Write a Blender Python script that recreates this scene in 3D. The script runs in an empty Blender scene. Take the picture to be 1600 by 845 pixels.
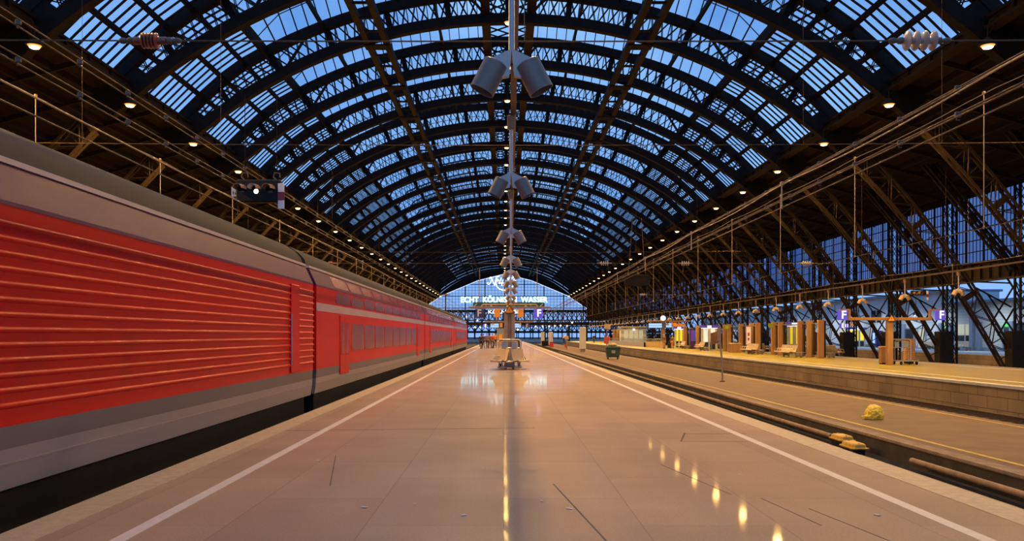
import bpy, math, random
from mathutils import Vector, Matrix
random.seed(7)
S = bpy.context.scene
COL = S.collection
PI = math.pi
F = 1300.0                      # focal length in pixels of the 1600 px frame

# ------------------------------------------------------------------ camera
cam = bpy.data.objects.new('camera', bpy.data.cameras.new('camera'))
COL.objects.link(cam)
cam.location = (0, 0, 1.65)
cam.rotation_euler = (PI / 2, 0, 0)
cam.data.sensor_width = 36.0
cam.data.lens = 36.0 * F / 1600
cam.data.shift_x = 13 / 1600
cam.data.shift_y = 100.5 / 1600
cam.data.clip_start = 0.05
cam.data.clip_end = 3000
S.camera = cam
S.view_settings.view_transform = 'Standard'
S.view_settings.look = 'None'
S.view_settings.gamma = 1
S.view_settings.use_curve_mapping = False
S.view_settings.exposure = 0.0
S.cycles.max_bounces = 6
S.cycles.diffuse_bounces = 3
S.cycles.glossy_bounces = 3
S.cycles.transmission_bounces = 4
S.cycles.transparent_max_bounces = 24
S.cycles.sample_clamp_indirect = 3.0
S.cycles.caustics_reflective = False
S.cycles.caustics_refractive = False
S.cycles.use_denoising = True

# ------------------------------------------------------------------ mesh builder
class MB:
    def __init__(s):
        s.v, s.f, s.m = [], [], []
    def add(s, vs, fs, mi=0):
        b = len(s.v)
        s.v += [tuple(p) for p in vs]
        s.f += [tuple(b + i for i in f) for f in fs]
        s.m += [mi] * len(fs)
        return s
    def box(s, x0, x1, y0, y1, z0, z1, mi=0):
        vs = [(x, y, z) for z in (z0, z1) for y in (y0, y1) for x in (x0, x1)]
        return s.add(vs, [(0, 2, 3, 1), (4, 5, 7, 6), (0, 1, 5, 4), (2, 6, 7, 3), (0, 4, 6, 2), (1, 3, 7, 5)], mi)
    def rbox(s, x0, x1, y0, y1, z0, z1, r=0.03, mi=0):     # box with chamfered edges
        r = min(r, (x1 - x0) * .45, (y1 - y0) * .45, (z1 - z0) * .45)
        rings = []
        for z, q in ((z0, r), (z0 + r, 0), (z1 - r, 0), (z1, r)):
            a0, a1, b0, b1 = x0 + q, x1 - q, y0 + q, y1 - q
            k = r
            rings.append([(a0 + k, b0, z), (a1 - k, b0, z), (a1, b0 + k, z), (a1, b1 - k, z), (a1 - k, b1, z), (a0 + k, b1, z), (a0, b1 - k, z), (a0, b0 + k, z)])
        return s.rings(rings, mi=mi)
    def rings(s, rings, closed=True, cap=True, mi=0):
        n = len(rings[0])
        vs = [p for r in rings for p in r]
        fs = []
        for i in range(len(rings) - 1):
            for j in range(n if closed else n - 1):
                k = (j + 1) % n
                fs.append((i * n + j, i * n + k, (i + 1) * n + k, (i + 1) * n + j))
        if cap and closed:
            fs.append(tuple(reversed(range(n))))
            fs.append(tuple((len(rings) - 1) * n + j for j in range(n)))
        return s.add(vs, fs, mi)
    def beam(s, p0, p1, w, h, up=(0, 0, 1), mi=0):
        p0, p1 = Vector(p0), Vector(p1)
        d = (p1 - p0)
        if d.length < 1e-6:
            return s
        d.normalize()
        u = Vector(up)
        a = d.cross(u)
        if a.length < 1e-4:
            a = d.cross(Vector((1, 0, 0)))
        a.normalize()
        b = a.cross(d)
        a, b = a * w / 2, b * h / 2
        return s.rings([[p - a - b, p + a - b, p + a + b, p - a + b] for p in (p0, p1)], mi=mi)
    def poly(s, pts, w, h, up=(0, 1, 0), mi=0):              # continuous bar along a polyline, w along 'up' x tangent
        P = [Vector(p) for p in pts]
        rings = []
        u = Vector(up)
        for i, p in enumerate(P):
            d = (P[min(i + 1, len(P) - 1)] - P[max(i - 1, 0)]).normalized()
            b = d.cross(u).normalized() * h / 2
            a = u.normalized() * w / 2
            rings.append([p - a - b, p + a - b, p + a + b, p - a + b])
        return s.rings(rings, mi=mi)
    def tube(s, pts, r, n=8, mi=0, rad=None, cap=True):
        P = [Vector(p) for p in pts]
        rings = []
        prev = None
        for i, p in enumerate(P):
            d = (P[min(i + 1, len(P) - 1)] - P[max(i - 1, 0)]).normalized()
            if prev is None:
                a = d.cross(Vector((0, 0, 1)))
                if a.length < 1e-3:
                    a = d.cross(Vector((0, 1, 0)))
            else:
                a = prev - d * prev.dot(d)
            a.normalize()
            prev = a
            b = d.cross(a)
            q = rad[i] if rad else r
            rings.append([p + (a * math.cos(t) + b * math.sin(t)) * q for t in (2 * PI * k / n for k in range(n))])
        return s.rings(rings, mi=mi, cap=cap)
    def lathe(s, prof, n=20, M=None, mi=0, cap=True):        # prof: (r, z) pairs, turned about z, then moved by matrix M
        M = M or Matrix()
        rings = [[M @ Vector((r * math.cos(2 * PI * k / n), r * math.sin(2 * PI * k / n), z)) for k in range(n)] for r, z in prof]
        return s.rings(rings, mi=mi, cap=cap)
    def prism(s, prof, y0, y1, mi=0, axis='y'):              # prof: (x, z) outline swept along y
        if axis == 'y':
            R = [[(x, y, z) for x, z in prof] for y in (y0, y1)]
        elif axis == 'x':
            R = [[(x, a, z) for a, z in prof] for x in (y0, y1)]
        else:
            R = [[(a, b, z) for a, b in prof] for z in (y0, y1)]
        return s.rings(R, mi=mi)
    def quad(s, a, b, c, d, mi=0):
        return s.add([a, b, c, d], [(0, 1, 2, 3)], mi)
    def build(s, name, mat, parent=None, smooth=False, loc=None, mesh=None):
        me = bpy.data.meshes.new(name)
        me.from_pydata(s.v, [], s.f)
        for m in (mat if isinstance(mat, (list, tuple)) else [mat]):
            me.materials.append(m)
        if any(s.m):
            me.polygons.foreach_set('material_index', s.m)
        import bmesh
        bm = bmesh.new(); bm.from_mesh(me)
        bmesh.ops.recalc_face_normals(bm, faces=bm.faces)
        bm.to_mesh(me); bm.free()
        if smooth:
            me.polygons.foreach_set('use_smooth', [True] * len(me.polygons))
            me.set_sharp_from_angle(angle=math.radians(38))
        me.update()
        return link(name, me, parent, loc)

def link(name, data, parent=None, loc=None):
    o = bpy.data.objects.new(name, data)
    COL.objects.link(o)
    if parent:
        o.parent = parent
    if loc is not None:
        o.location = loc
    return o

def tag(o, label=None, cat=None, group=None, kind=None):
    if label: o['label'] = label
    if cat: o['category'] = cat
    if group: o['group'] = group
    if kind: o['kind'] = kind
    return o

def thing(name, label, cat, loc=(0, 0, 0), rz=0, group=None):
    o = link(name, None, None, loc)
    o.rotation_euler = (0, 0, rz)
    return tag(o, label, cat, group)

def struct(name, loc=(0, 0, 0)):
    return tag(link(name, None, None, loc), kind='structure')

def copy_tree(o, parent=None):
    c = o.copy()
    COL.objects.link(c)
    if parent:
        c.parent = parent
    for ch in list(o.children):
        copy_tree(ch, c)
    return c

def lamp(name, kind, energy, col, parent=None, loc=(0, 0, 0), radius=0.1, spot=None, rot=None, blend=0.6):
    L = bpy.data.lights.new(name, kind)
    L.energy = energy
    L.color = col
    L.shadow_soft_size = radius
    if kind == 'SPOT':
        L.spot_size = math.radians(spot or 150)
        L.spot_blend = blend
    o = link(name, L, parent, loc)
    if rot: o.rotation_euler = rot
    return o

ORD = ('first second third fourth fifth sixth seventh eighth ninth tenth eleventh twelfth thirteenth fourteenth fifteenth sixteenth '
       'seventeenth eighteenth nineteenth twentieth').split()
TENS = {20: 'twenty', 30: 'thirty', 40: 'forty'}
def nth(i):                                                   # 0 -> first
    if i < 20: return ORD[i]
    if (i + 1) % 10 == 0: return {30: 'thirtieth', 40: 'fortieth'}[i + 1]
    return TENS[(i + 1) // 10 * 10] + '-' + ORD[(i + 1) % 10 - 1]

def at(px, Y, z=None, py=None):                               # world point on a sight line of the frame, at distance Y
    x = (px - 787) * Y / F
    if z is None:
        z = 1.65 - (py - 523) * Y / F
    return (x, Y, z)

# ------------------------------------------------------------------ materials
def srgb(r, g, b):
    return tuple(((c / 255) / 12.92 if c / 255 <= .04045 else ((c / 255 + .055) / 1.055) ** 2.4) for c in (r, g, b)) + (1,)

def mat(name, col, rough=.6, metal=0., spec=.5, var=.12, scale=6., bump=0., bscale=40., coat=0., stretch=(1, 1, 1)):
    m = bpy.data.materials.new(name); m.use_nodes = True
    N, L = m.node_tree.nodes, m.node_tree.links
    b = N['Principled BSDF']
    b.inputs['Roughness'].default_value = rough
    b.inputs['Metallic'].default_value = metal
    b.inputs['Specular IOR Level'].default_value = spec
    b.inputs['Coat Weight'].default_value = coat
    b.inputs['Coat Roughness'].default_value = .12
    tc = N.new('ShaderNodeTexCoord'); mp = N.new('ShaderNodeMapping'); mp.inputs['Scale'].default_value = stretch
    L.new(tc.outputs['Object'], mp.inputs['Vector'])
    nz = N.new('ShaderNodeTexNoise'); nz.inputs['Scale'].default_value = scale; nz.inputs['Detail'].default_value = 5
    L.new(mp.outputs['Vector'], nz.inputs['Vector'])
    rp = N.new('ShaderNodeValToRGB')
    c = col if len(col) == 4 else tuple(col) + (1,)
    rp.color_ramp.elements[0].position = .3; rp.color_ramp.elements[1].position = .7
    rp.color_ramp.elements[0].color = tuple(max(0, x * (1 - var)) for x in c[:3]) + (1,)
    rp.color_ramp.elements[1].color = tuple(min(1, x * (1 + var)) for x in c[:3]) + (1,)
    L.new(nz.outputs['Fac'], rp.inputs['Fac']); L.new(rp.outputs['Color'], b.inputs['Base Color'])
    if bump:
        n2 = N.new('ShaderNodeTexNoise'); n2.inputs['Scale'].default_value = bscale; n2.inputs['Detail'].default_value = 4
        L.new(mp.outputs['Vector'], n2.inputs['Vector'])
        bp = N.new('ShaderNodeBump'); bp.inputs['Strength'].default_value = bump; bp.inputs['Distance'].default_value = .02
        L.new(n2.outputs['Fac'], bp.inputs['Height']); L.new(bp.outputs['Normal'], b.inputs['Normal'])
    return m

def glow(name, col, strength, base=(.6, .6, .6)):
    m = bpy.data.materials.new(name); m.use_nodes = True
    b = m.node_tree.nodes['Principled BSDF']
    b.inputs['Base Color'].default_value = tuple(base) + (1,)
    b.inputs['Emission Color'].default_value = tuple(col[:3]) + (1,)
    b.inputs['Emission Strength'].default_value = strength
    return m

def glass(name, tint=(.9, .95, 1.), refl=.12, rough=.05):
    m = bpy.data.materials.new(name); m.use_nodes = True
    N, L = m.node_tree.nodes, m.node_tree.links
    N.remove(N['Principled BSDF'])
    t = N.new('ShaderNodeBsdfTransparent'); t.inputs['Color'].default_value = tuple(tint) + (1,)
    g = N.new('ShaderNodeBsdfGlossy'); g.inputs['Roughness'].default_value = rough
    mx = N.new('ShaderNodeMixShader'); mx.inputs['Fac'].default_value = refl
    L.new(t.outputs[0], mx.inputs[1]); L.new(g.outputs[0], mx.inputs[2])
    L.new(mx.outputs[0], N['Material Output'].inputs['Surface'])
    return m

def slabmat(name, col, bw, bh, mortar, mcol, rough, spec, var=.1, bump=.15, rot=0., msize=.006, plane='xy'):
    """paving or block masonry: brick texture joints, blotchy stone colour, grain"""
    m = mat(name, col, rough, 0, spec, var, 0.7, bump, 60)
    N, L = m.node_tree.nodes, m.node_tree.links
    b = N['Principled BSDF']
    src = b.inputs['Base Color'].links[0].from_socket
    tc = N.new('ShaderNodeTexCoord'); sep = N.new('ShaderNodeSeparateXYZ'); cmb = N.new('ShaderNodeCombineXYZ')
    L.new(tc.outputs['Object'], sep.inputs[0])
    o = {'xy': ('X', 'Y'), 'yz': ('Y', 'Z'), 'yx': ('Y', 'X')}[plane]
    L.new(sep.outputs[o[0]], cmb.inputs[0]); L.new(sep.outputs[o[1]], cmb.inputs[1])
    br = N.new('ShaderNodeTexBrick')
    br.inputs['Scale'].default_value = 1; br.inputs['Brick Width'].default_value = bw; br.inputs['Row Height'].default_value = bh
    br.inputs['Mortar Size'].default_value = msize; br.inputs['Mortar Smooth'].default_value = .3
    br.inputs['Color1'].default_value = (.86, .86, .86, 1); br.inputs['Color2'].default_value = (1.1, 1.1, 1.1, 1)
    br.inputs['Mortar'].default_value = tuple(mcol) + (1,)
    L.new(cmb.outputs[0], br.inputs['Vector'])
    fine = N.new('ShaderNodeTexNoise'); fine.inputs['Scale'].default_value = 45; fine.inputs['Detail'].default_value = 6
    L.new(tc.outputs['Object'], fine.inputs['Vector'])
    fr = N.new('ShaderNodeMapRange'); fr.inputs['From Min'].default_value = .3; fr.inputs['From Max'].default_value = .7
    fr.inputs['To Min'].default_value = .88; fr.inputs['To Max'].default_value = 1.1
    L.new(fine.outputs['Fac'], fr.inputs['Value'])
    m1 = N.new('ShaderNodeMix'); m1.data_type = 'RGBA'; m1.blend_type = 'MULTIPLY'; m1.inputs['Factor'].default_value = mortar
    L.new(src, m1.inputs['A']); L.new(br.outputs['Color'], m1.inputs['B'])
    m2 = N.new('ShaderNodeMix'); m2.data_type = 'RGBA'; m2.blend_type = 'MULTIPLY'; m2.inputs['Factor'].default_value = 1
    L.new(m1.outputs['Result'], m2.inputs['A']); L.new(fr.outputs['Result'], m2.inputs['B'])
    L.new(m2.outputs['Result'], b.inputs['Base Color'])
    return m

M = {}
M['iron'] = mat('painted_iron', (.011, .009, .0085), .75, 0, .15, .25, 3)
M['brown_iron'] = mat('brown_ironwork', (.020, .0115, .0065), .7, 0, .2, .25, 2)
M['lean_roof'] = mat('brown_boarded_roof', (.013, .008, .005), .8, 0, .2, .3, 1.2, stretch=(6, .4, 1))
M['roof_glass'] = glass('roof_glass', (1, 1, 1), .04, .12)
M['wall_glass'] = glass('wall_glass', (1, 1, 1), .05, .05)
M['side_glass'] = glass('side_window_glass', (.24, .27, .42), .06, .05)
M['shelter_glass'] = glass('shelter_glass', (.8, .83, .84), .08, .03)
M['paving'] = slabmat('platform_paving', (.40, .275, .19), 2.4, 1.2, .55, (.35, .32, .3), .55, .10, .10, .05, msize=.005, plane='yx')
M['paving'].node_tree.nodes['Principled BSDF'].inputs['Coat Weight'].default_value = .29
M['paving'].node_tree.nodes['Principled BSDF'].inputs['Coat IOR'].default_value = 1.12
M['paving'].node_tree.nodes['Principled BSDF'].inputs['Coat Roughness'].default_value = .055
M['edge'] = mat('ribbed_edge_slab', (.48, .38, .25), .55, 0, .4, .14, 9, .5, 70)
M['line'] = mat('white_line_paint', (.68, .60, .52), .5, 0, .4, .08, 8)
M['asphalt'] = mat('brown_asphalt', (.145, .086, .054), .75, 0, .35, .16, 1.5, .25, 80)
M['kerb'] = mat('worn_kerb_stone', (.23, .165, .12), .8, 0, .3, .25, 4, .3, 50)
M['kerb_face'] = mat('dark_kerb_face', (.045, .036, .028), .85, 0, .2, .35, 2, .3, 30)  # one dark tone for the upright platform faces
M['yellow_line'] = mat('faded_yellow_paint', (.50, .34, .07), .6, 0, .3, .25, 5)
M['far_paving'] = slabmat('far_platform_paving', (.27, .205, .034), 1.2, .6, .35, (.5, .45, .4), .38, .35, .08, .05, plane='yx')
M['blocks'] = slabmat('concrete_block_wall', (.25, .175, .105), 1.15, .42, .9, (.25, .22, .2), .85, .2, .2, .3, msize=.012, plane='yz')
M['ballast'] = mat('oily_ballast', (.035, .028, .022), .9, 0, .2, .6, 9, 1.0, 18)
M['sleeper'] = mat('concrete_sleeper', (.055, .045, .038), .85, 0, .2, .3, 6)
M['rail'] = mat('rusty_rail', (.075, .05, .038), .5, .5, .5, .3, 8)
M['rail_top'] = mat('polished_rail_head', (.30, .27, .25), .3, .9, .5, .1, 8)
M['pipe'] = mat('rusty_pipe', (.20, .125, .08), .6, .2, .4, .3, 5)
M['red'] = mat('red_train_paint', (.56, .007, .005), .42, 0, .16, .10, .6, coat=.06, stretch=(1, .15, 3))
M['mauve'] = mat('shoulder_sky_sheen', (.105, .024, .070), .5, 0, .18, .12, .5, coat=.04, stretch=(1, .15, 3))  # mauve puts the reflected sky into the shoulder's colour
M['train_roof'] = mat('grey_train_roof', (.030, .024, .024), .7, 0, .2, .15, .5, stretch=(1, .1, 2))
M['gutter'] = mat('pale_gutter_trim', (.58, .47, .42), .35, 0, .5, .06, 2)
M['skirt'] = mat('grey_train_skirt', (.13, .11, .115), .45, 0, .5, .15, .7, stretch=(1, .15, 3))
M['skirt_light'] = mat('pale_grey_sole_bar', (.27, .23, .22), .4, 0, .5, .12, .7, stretch=(1, .15, 3))
M['stripe'] = mat('pale_train_stripe', (.50, .36, .33), .3, 0, .5, .08, .8, coat=.3)
M['train_glass'] = mat('tinted_train_window', (.24, .028, .02), .24, 0, .4, .1, 1)
M['black'] = mat('black_underframe', (.010, .010, .010), .7, 0, .2, .3, 4)
M['clamp'] = mat('dull_cable_clamp', (.15, .12, .10), .55, .5, .4, .15, 12)
M['steel'] = mat('galvanised_steel', (.34, .34, .35), .4, .85, .5, .15, 12)
M['chrome'] = mat('brushed_steel_tube', (.58, .50, .42), .3, .6, .5, .08, 20)
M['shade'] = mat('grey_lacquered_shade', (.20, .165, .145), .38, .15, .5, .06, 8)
M['bracket'] = mat('pale_lacquered_bracket', (.52, .50, .48), .45, 0, .5, .05, 8)
M['rod'] = mat('pale_grey_rod', (.42, .43, .46), .35, .3, .5, .05, 8)
M['inner'] = mat('dark_shade_inside', (.035, .025, .02), .6, 0, .3, .1, 8)
M['copper'] = mat('brown_wire', (.12, .08, .055), .5, .5, .5, .2, 30)
M['wire_bright'] = mat('bright_contact_wire', (.38, .30, .21), .4, .6, .5, .1, 30)
M['porcelain'] = mat('grey_porcelain', (.42, .37, .32), .25, 0, .6, .1, 10, coat=.4)
M['rust_insulator'] = mat('red_brown_insulator', (.27, .055, .03), .3, 0, .6, .12, 10, coat=.4)
M['signal_black'] = mat('black_signal_housing', (.007, .007, .008), .6, 0, .3, .2, 6)
M['hood'] = mat('brown_signal_hood', (.25, .15, .10), .5, 0, .4, .15, 6)
M['white'] = mat('white_enamel', (.75, .75, .77), .35, 0, .5, .05, 8)
M['signal_red'] = mat('dark_red_enamel', (.22, .012, .02), .35, 0, .5, .08, 8)
M['blue'] = mat('blue_enamel', (.035, .035, .16), .3, 0, .5, .08, 6)
M['orange'] = mat('orange_enamel', (.75, .31, .015), .4, 0, .5, .07, 6)
M['dark_red'] = mat('red_panel', (.55, .04, .03), .4, 0, .5, .08, 6)
M['teal'] = mat('dark_teal_board', (.018, .085, .085), .35, 0, .5, .12, 3)
M['column'] = mat('brown_grey_column', (.22, .165, .15), .4, .1, .5, .1, 4)
M['wood'] = mat('orange_brown_cladding', (.29, .15, .065), .5, 0, .4, .14, 3, stretch=(8, 8, .6))
M['green'] = mat('dark_green_plastic', (.018, .05, .035), .45, 0, .5, .15, 6)
M['rubber'] = mat('black_rubber', (.012, .012, .012), .8, 0, .2, .1, 10)
M['bag'] = mat('yellowish_plastic_bag', (.85, .60, .05), .45, 0, .5, .18, 9, .25, 25)
M['ochre'] = mat('ochre_painted_casting', (.50, .29, .035), .5, 0, .4, .2, 12)
M['cardboard'] = mat('tan_panel', (.48, .33, .17), .6, 0, .3, .1, 6)
M['purple'] = mat('dark_purple_panel', (.045, .018, .085), .4, 0, .5, .1, 6)
M['clad'] = slabmat('pale_corrugated_cladding', (.50, .53, .52), 60, .32, .55, (.42, .42, .42), .5, .4, .06, .03, msize=.02, plane='yz')
M['clad_panel'] = slabmat('white_panel_cladding', (.56, .60, .64), 1.8, .62, .5, (.4, .4, .4), .5, .4, .05, .03, msize=.015, plane='yz')
M['blue_grey'] = mat('blue_grey_post', (.20, .26, .36), .45, .1, .5, .08, 6)
M['dark_glass'] = mat('dark_window_glass', (.03, .04, .045), .06, 0, .7, .2, 3)
M['concrete'] = mat('pale_concrete', (.42, .40, .37), .8, 0, .3, .12, 3, .2, 50)
M['skin'] = mat('skin', (.50, .30, .21), .55, 0, .4, .05, 20)
M['hair'] = mat('dark_hair', (.03, .02, .015), .6, 0, .3, .2, 40)
M['grey_hair'] = mat('grey_hair', (.42, .38, .34), .6, 0, .3, .2, 40)
def cloth(name, c): return mat(name, c, .85, 0, .2, .15, 14, .2, 60)
M['c_black'] = cloth('black_cloth', (.018, .018, .022)); M['c_navy'] = cloth('navy_cloth', (.03, .035, .06))
M['c_brown'] = cloth('brown_cloth', (.16, .085, .05)); M['c_red'] = cloth('red_cloth', (.42, .07, .04))
M['c_orange'] = cloth('orange_cloth', (.55, .22, .05)); M['c_blue'] = cloth('denim_cloth', (.08, .12, .19))
M['c_grey'] = cloth('grey_cloth', (.22, .20, .19)); M['c_white'] = cloth('white_cloth', (.6, .6, .6)); M['c_tan'] = cloth('tan_cloth', (.32, .22, .13))
SODIUM = (1.0, .555, .14)
WARM = (1.0, .70, .14)
M['lens'] = glow('sodium_lamp_lens', (1.0, .36, .03), 1.3)
M['lens_core'] = glow('sodium_lamp_bulb', (1.0, .80, .38), 6)
M['neon'] = glow('white_cyan_neon', (.46, 1.0, 1.0), 7.0)
M['neon_edge'] = glow('cyan_neon_edge', (.03, .75, .85), 3.0)
M['neon_warm'] = glow('warm_white_neon', (1.0, 1.0, .78), 5.0)
M['sign_white'] = glow('lit_white_letter', (1, 1, 1), 1.6)
M['sign_blue'] = glow('lit_blue_panel', (.10, .06, .55), .9, (.03, .03, .2))
M['display'] = glow('blue_display_screen', (.32, .58, 1.0), 1.0, (.1, .2, .4))
M['poster_yellow'] = glow('backlit_yellow_poster', (.95, .72, .01), .9, (.7, .55, .05))
M['poster_white'] = glow('backlit_white_poster', (.85, .9, .88), .5, (.7, .7, .7))
M['sign_purple'] = glow('lit_purple_header', (.10, .05, .38), .5, (.05, .03, .15))
M['sign_green'] = glow('lit_green_sign', (.06, .65, .10), .8, (.05, .4, .08))
M['globe'] = glow('white_globe', (1, .78, .50), 3)
M['clock_face'] = glow('lit_clock_face', (1.0, .97, .85), 1.6)
M['window_lit'] = glow('lit_window', (.72, .70, .45), .42, (.3, .3, .25))
M['tube_light'] = glow('cool_white_tube', (.85, .95, 1.0), 2.5)

# ------------------------------------------------------------------ dusk sky
W = bpy.data.worlds.new('dusk'); S.world = W; W.use_nodes = True
N, L = W.node_tree.nodes, W.node_tree.links
bg = N['Background']
tc = N.new('ShaderNodeTexCoord')
nz = N.new('ShaderNodeTexNoise'); nz.inputs['Scale'].default_value = 3.5; nz.inputs['Detail'].default_value = 4
L.new(tc.outputs['Generated'], nz.inputs['Vector'])
rp = N.new('ShaderNodeValToRGB')
rp.color_ramp.elements[0].position = .36; rp.color_ramp.elements[1].position = .66
rp.color_ramp.elements[0].color = srgb(98, 152, 226); rp.color_ramp.elements[1].color = srgb(146, 196, 252)
sx_ = N.new('ShaderNodeSeparateXYZ'); L.new(tc.outputs['Generated'], sx_.inputs[0])
mr = N.new('ShaderNodeMapRange'); mr.inputs['From Min'].default_value = .02; mr.inputs['From Max'].default_value = .16
mr.inputs['To Min'].default_value = 1; mr.inputs['To Max'].default_value = 0
L.new(sx_.outputs['Z'], mr.inputs['Value'])
mxs = N.new('ShaderNodeMix'); mxs.data_type = 'RGBA'; mxs.inputs['B'].default_value = srgb(138, 180, 244)
L.new(nz.outputs['Fac'], rp.inputs['Fac']); L.new(mr.outputs['Result'], mxs.inputs['Factor']); L.new(rp.outputs['Color'], mxs.inputs['A'])
L.new(mxs.outputs['Result'], bg.inputs['Color'])
bg.inputs['Strength'].default_value = 1.12
# ================================================================== the hall
X0 = 0.30                       # hall axis, a little to one side of the camera
D = 8.6                         # spacing of the arches
RIB0 = 26.4
K0, K1 = -4, 26
RIBY = {k: RIB0 + D * k for k in range(K0, K1 + 1)}
YA, YB = RIBY[K0], 258.6
def zlow(x): return 21.15 - (.01573 * x * x + 6.9e-6 * x ** 4)
def depth(x):
    a = abs(x)
    if a < 16: return 2.05
    if a < 22: return 2.05 - (a - 16) / 6 * .95
    return 1.1 - min(1, (a - 22) / 9) * .2
def up(x):                      # point of the upper chord over parameter x
    s = -(2 * .01573 * x + 4 * 6.9e-6 * x ** 3)
    n = Vector((-s, 0, 1)).normalized()
    d = depth(x)
    return Vector((x + n.x * d, 0, zlow(x) + n.z * d))
def low(x): return Vector((x, 0, zlow(x)))

# stations of equal arc length from foot to foot
def stations(n):
    xs = [-31.3 + 62.6 * i / 4000 for i in range(4001)]
    acc = [0]
    for a, b in zip(xs, xs[1:]):
        acc.append(acc[-1] + (low(b) - low(a)).length)
    out, j = [], 0
    for i in range(n + 1):
        t = acc[-1] * i / n
        while j < len(acc) - 2 and acc[j + 1] < t: j += 1
        out.append(xs[j])
    out[0], out[-1] = -31.3, 31.3
    return out
ST = stations(74)
STF = stations(132)

# ---- one lattice arch, then copies
arch = struct('roof_arch')
b = MB()
b.poly([low(x) + Vector((0, 0, .30)) for x in ST if abs(x) < 21.5], .52, .60)
b.build('chord', M['iron'], arch)
b = MB()
b.poly([up(x) - Vector((0, 0, .12)) for x in ST if abs(x) < 21.5], .46, .58)
b.build('chord', M['iron'], arch)
for sgn in (-1, 1):             # the lower legs of the arch, in a browner tone than the chords above
    b = MB()
    xs = [x for x in ST if x * sgn > 20.9]
    for y in (-.2, .2):
        b.poly([low(x) + Vector((0, y, 0)) for x in xs], .08, .14)
        b.poly([up(x) + Vector((0, y, 0)) for x in xs], .08, .14)
    xs = xs if sgn > 0 else xs[::-1]
    for i, (p, q) in enumerate(zip(xs, xs[1:])):
        for y in (-.2, .2):
            A, B_ = (low(p), up(q)) if i % 2 else (up(p), low(q))
            b.beam(A + Vector((0, y, 0)), B_ + Vector((0, y, 0)), .035, .08, (0, 1, 0))
        b.beam(low(p) + Vector((0, -.2, 0)), low(q) + Vector((0, .2, 0)), .08, .03)
        b.beam(low(p), up(p), .34 if i % 5 == 0 else .05, .06, (0, 1, 0))
    b.build('leg', M['brown_iron'], arch)
b = MB()
for i, (p, q) in enumerate(zip(STF, STF[1:])):
    if abs(p) > 21.4 or abs(q) > 21.4: continue
    for y in (-.17, .17):
        if abs(p) < 21.2:
            b.beam(low(p) + Vector((0, y, .4)), up(q) + Vector((0, y, -.2)), .04, .085, (0, 1, 0))
            b.beam(up(p) + Vector((0, y, -.2)), low(q) + Vector((0, y, .4)), .04, .085, (0, 1, 0))
    if i % 6 == 0:
        b.beam(low(p), up(p), .36, .12, (0, 1, 0))
b.build('lacing', M['iron'], arch)
for sgn in (-1, 1):             # haunch plate where the arch meets the eave girder
    b = MB()
    pr = []
    for x in (19.3, 19.7, 20.2, 20.9): pr.append((up(x).x * sgn, up(x).z))
    for x in (20.9, 20.2, 19.6, 18.9): pr.append((x * sgn, zlow(x) + .2))
    pr.append((19.1 * sgn, zlow(18.9) + .75)); pr.append((19.6 * sgn, zlow(18.9) + 1.1))
    b.prism(pr, -.2, .2)
    b.build('gusset', M['iron'], arch)
    b = MB()
    b.rbox(31.1 * sgn - .7, 31.1 * sgn + .9, -.55, .55, -1.0, -.55, .06)
    b.build('pedestal', M['concrete'], arch)
arch.location = (X0, RIBY[K0], 0)
for k in range(K0 + 1, K1 + 1):
    c = copy_tree(arch); c.location = (X0, RIBY[k], 0)

# ---- side columns with raking strut, one at every arch
def side_post(sgn):
    c = struct('side_column')
    b = MB()
    for x in (31.95, 32.65):
        for y in (-.28, .28):
            b.box(x * sgn - .06, x * sgn + .06, y - .06, y + .06, -.95, 11.3)
    for i in range(12):
        z = -.9 + i * 1.0
        for y in (-.28, .28):
            b.beam((31.95 * sgn, y, z), (32.65 * sgn, y, z + 1), .03, .07, (0, 1, 0))
            b.beam((32.65 * sgn, y, z), (31.95 * sgn, y, z + 1), .03, .07, (0, 1, 0))
        for x in (31.95, 32.65):
            b.beam((x * sgn, -.28, z), (x * sgn, .28, z + 1), .03, .07, (1, 0, 0))
    b.build('post', M['iron'], c)
    b = MB()
    b.rbox(31.5 * sgn - .5 + .35 * sgn, 31.5 * sgn + .5 + .35 * sgn, -.4, .4, -.95, 1.9, .04)
    b.build('casing', M['iron'], c)
    b = MB()
    P, Q = Vector((31.9 * sgn, 0, 5.6)), Vector((26.4 * sgn, 0, 12.3))
    for y in (-.24, .24):
        b.beam(P + Vector((-.28 * sgn, y, 0)), Q + Vector((-.28 * sgn, y, 0)), .12, .16, (0, 1, 0))
        b.beam(P + Vector((.28 * sgn, y, .1)), Q + Vector((.28 * sgn, y, .1)), .12, .16, (0, 1, 0))
    n = 9
    for i in range(n):
        A, B_ = P.lerp(Q, i / n), P.lerp(Q, (i + 1) / n)
        b.beam(A + Vector((-.28 * sgn, 0, 0)), B_ + Vector((.28 * sgn, 0, 0)), .4, .05, (0, 1, 0))
    b.build('strut', M['iron'], c)
    b = MB()                     # fan braces under the longitudinal girder
    for dy in (-1, 1):
        b.beam((32.2 * sgn, .2 * dy, 4.0), (32.2 * sgn, 1.6 * dy, 5.4), .08, .10)
    b.beam((31.7 * sgn, 0, 4.7), (30.3 * sgn, 0, 2.4), .06, .09); b.beam((31.7 * sgn, 0, 3.3), (30.7 * sgn, 0, 1.6), .06, .09)
    b.beam((31.6 * sgn, -.1, 1.9), (30.0 * sgn, -.1, 4.2), .06, .09)
    b.beam((31.6 * sgn, .1, 3.4), (29.4 * sgn, .1, 4.6), .06, .09)
    b.beam((31.6 * sgn, .1, 4.9), (29.0 * sgn, .1, 5.0), .06, .09)
    b.build('knee_brace', M['iron'], c)
    return c
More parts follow.
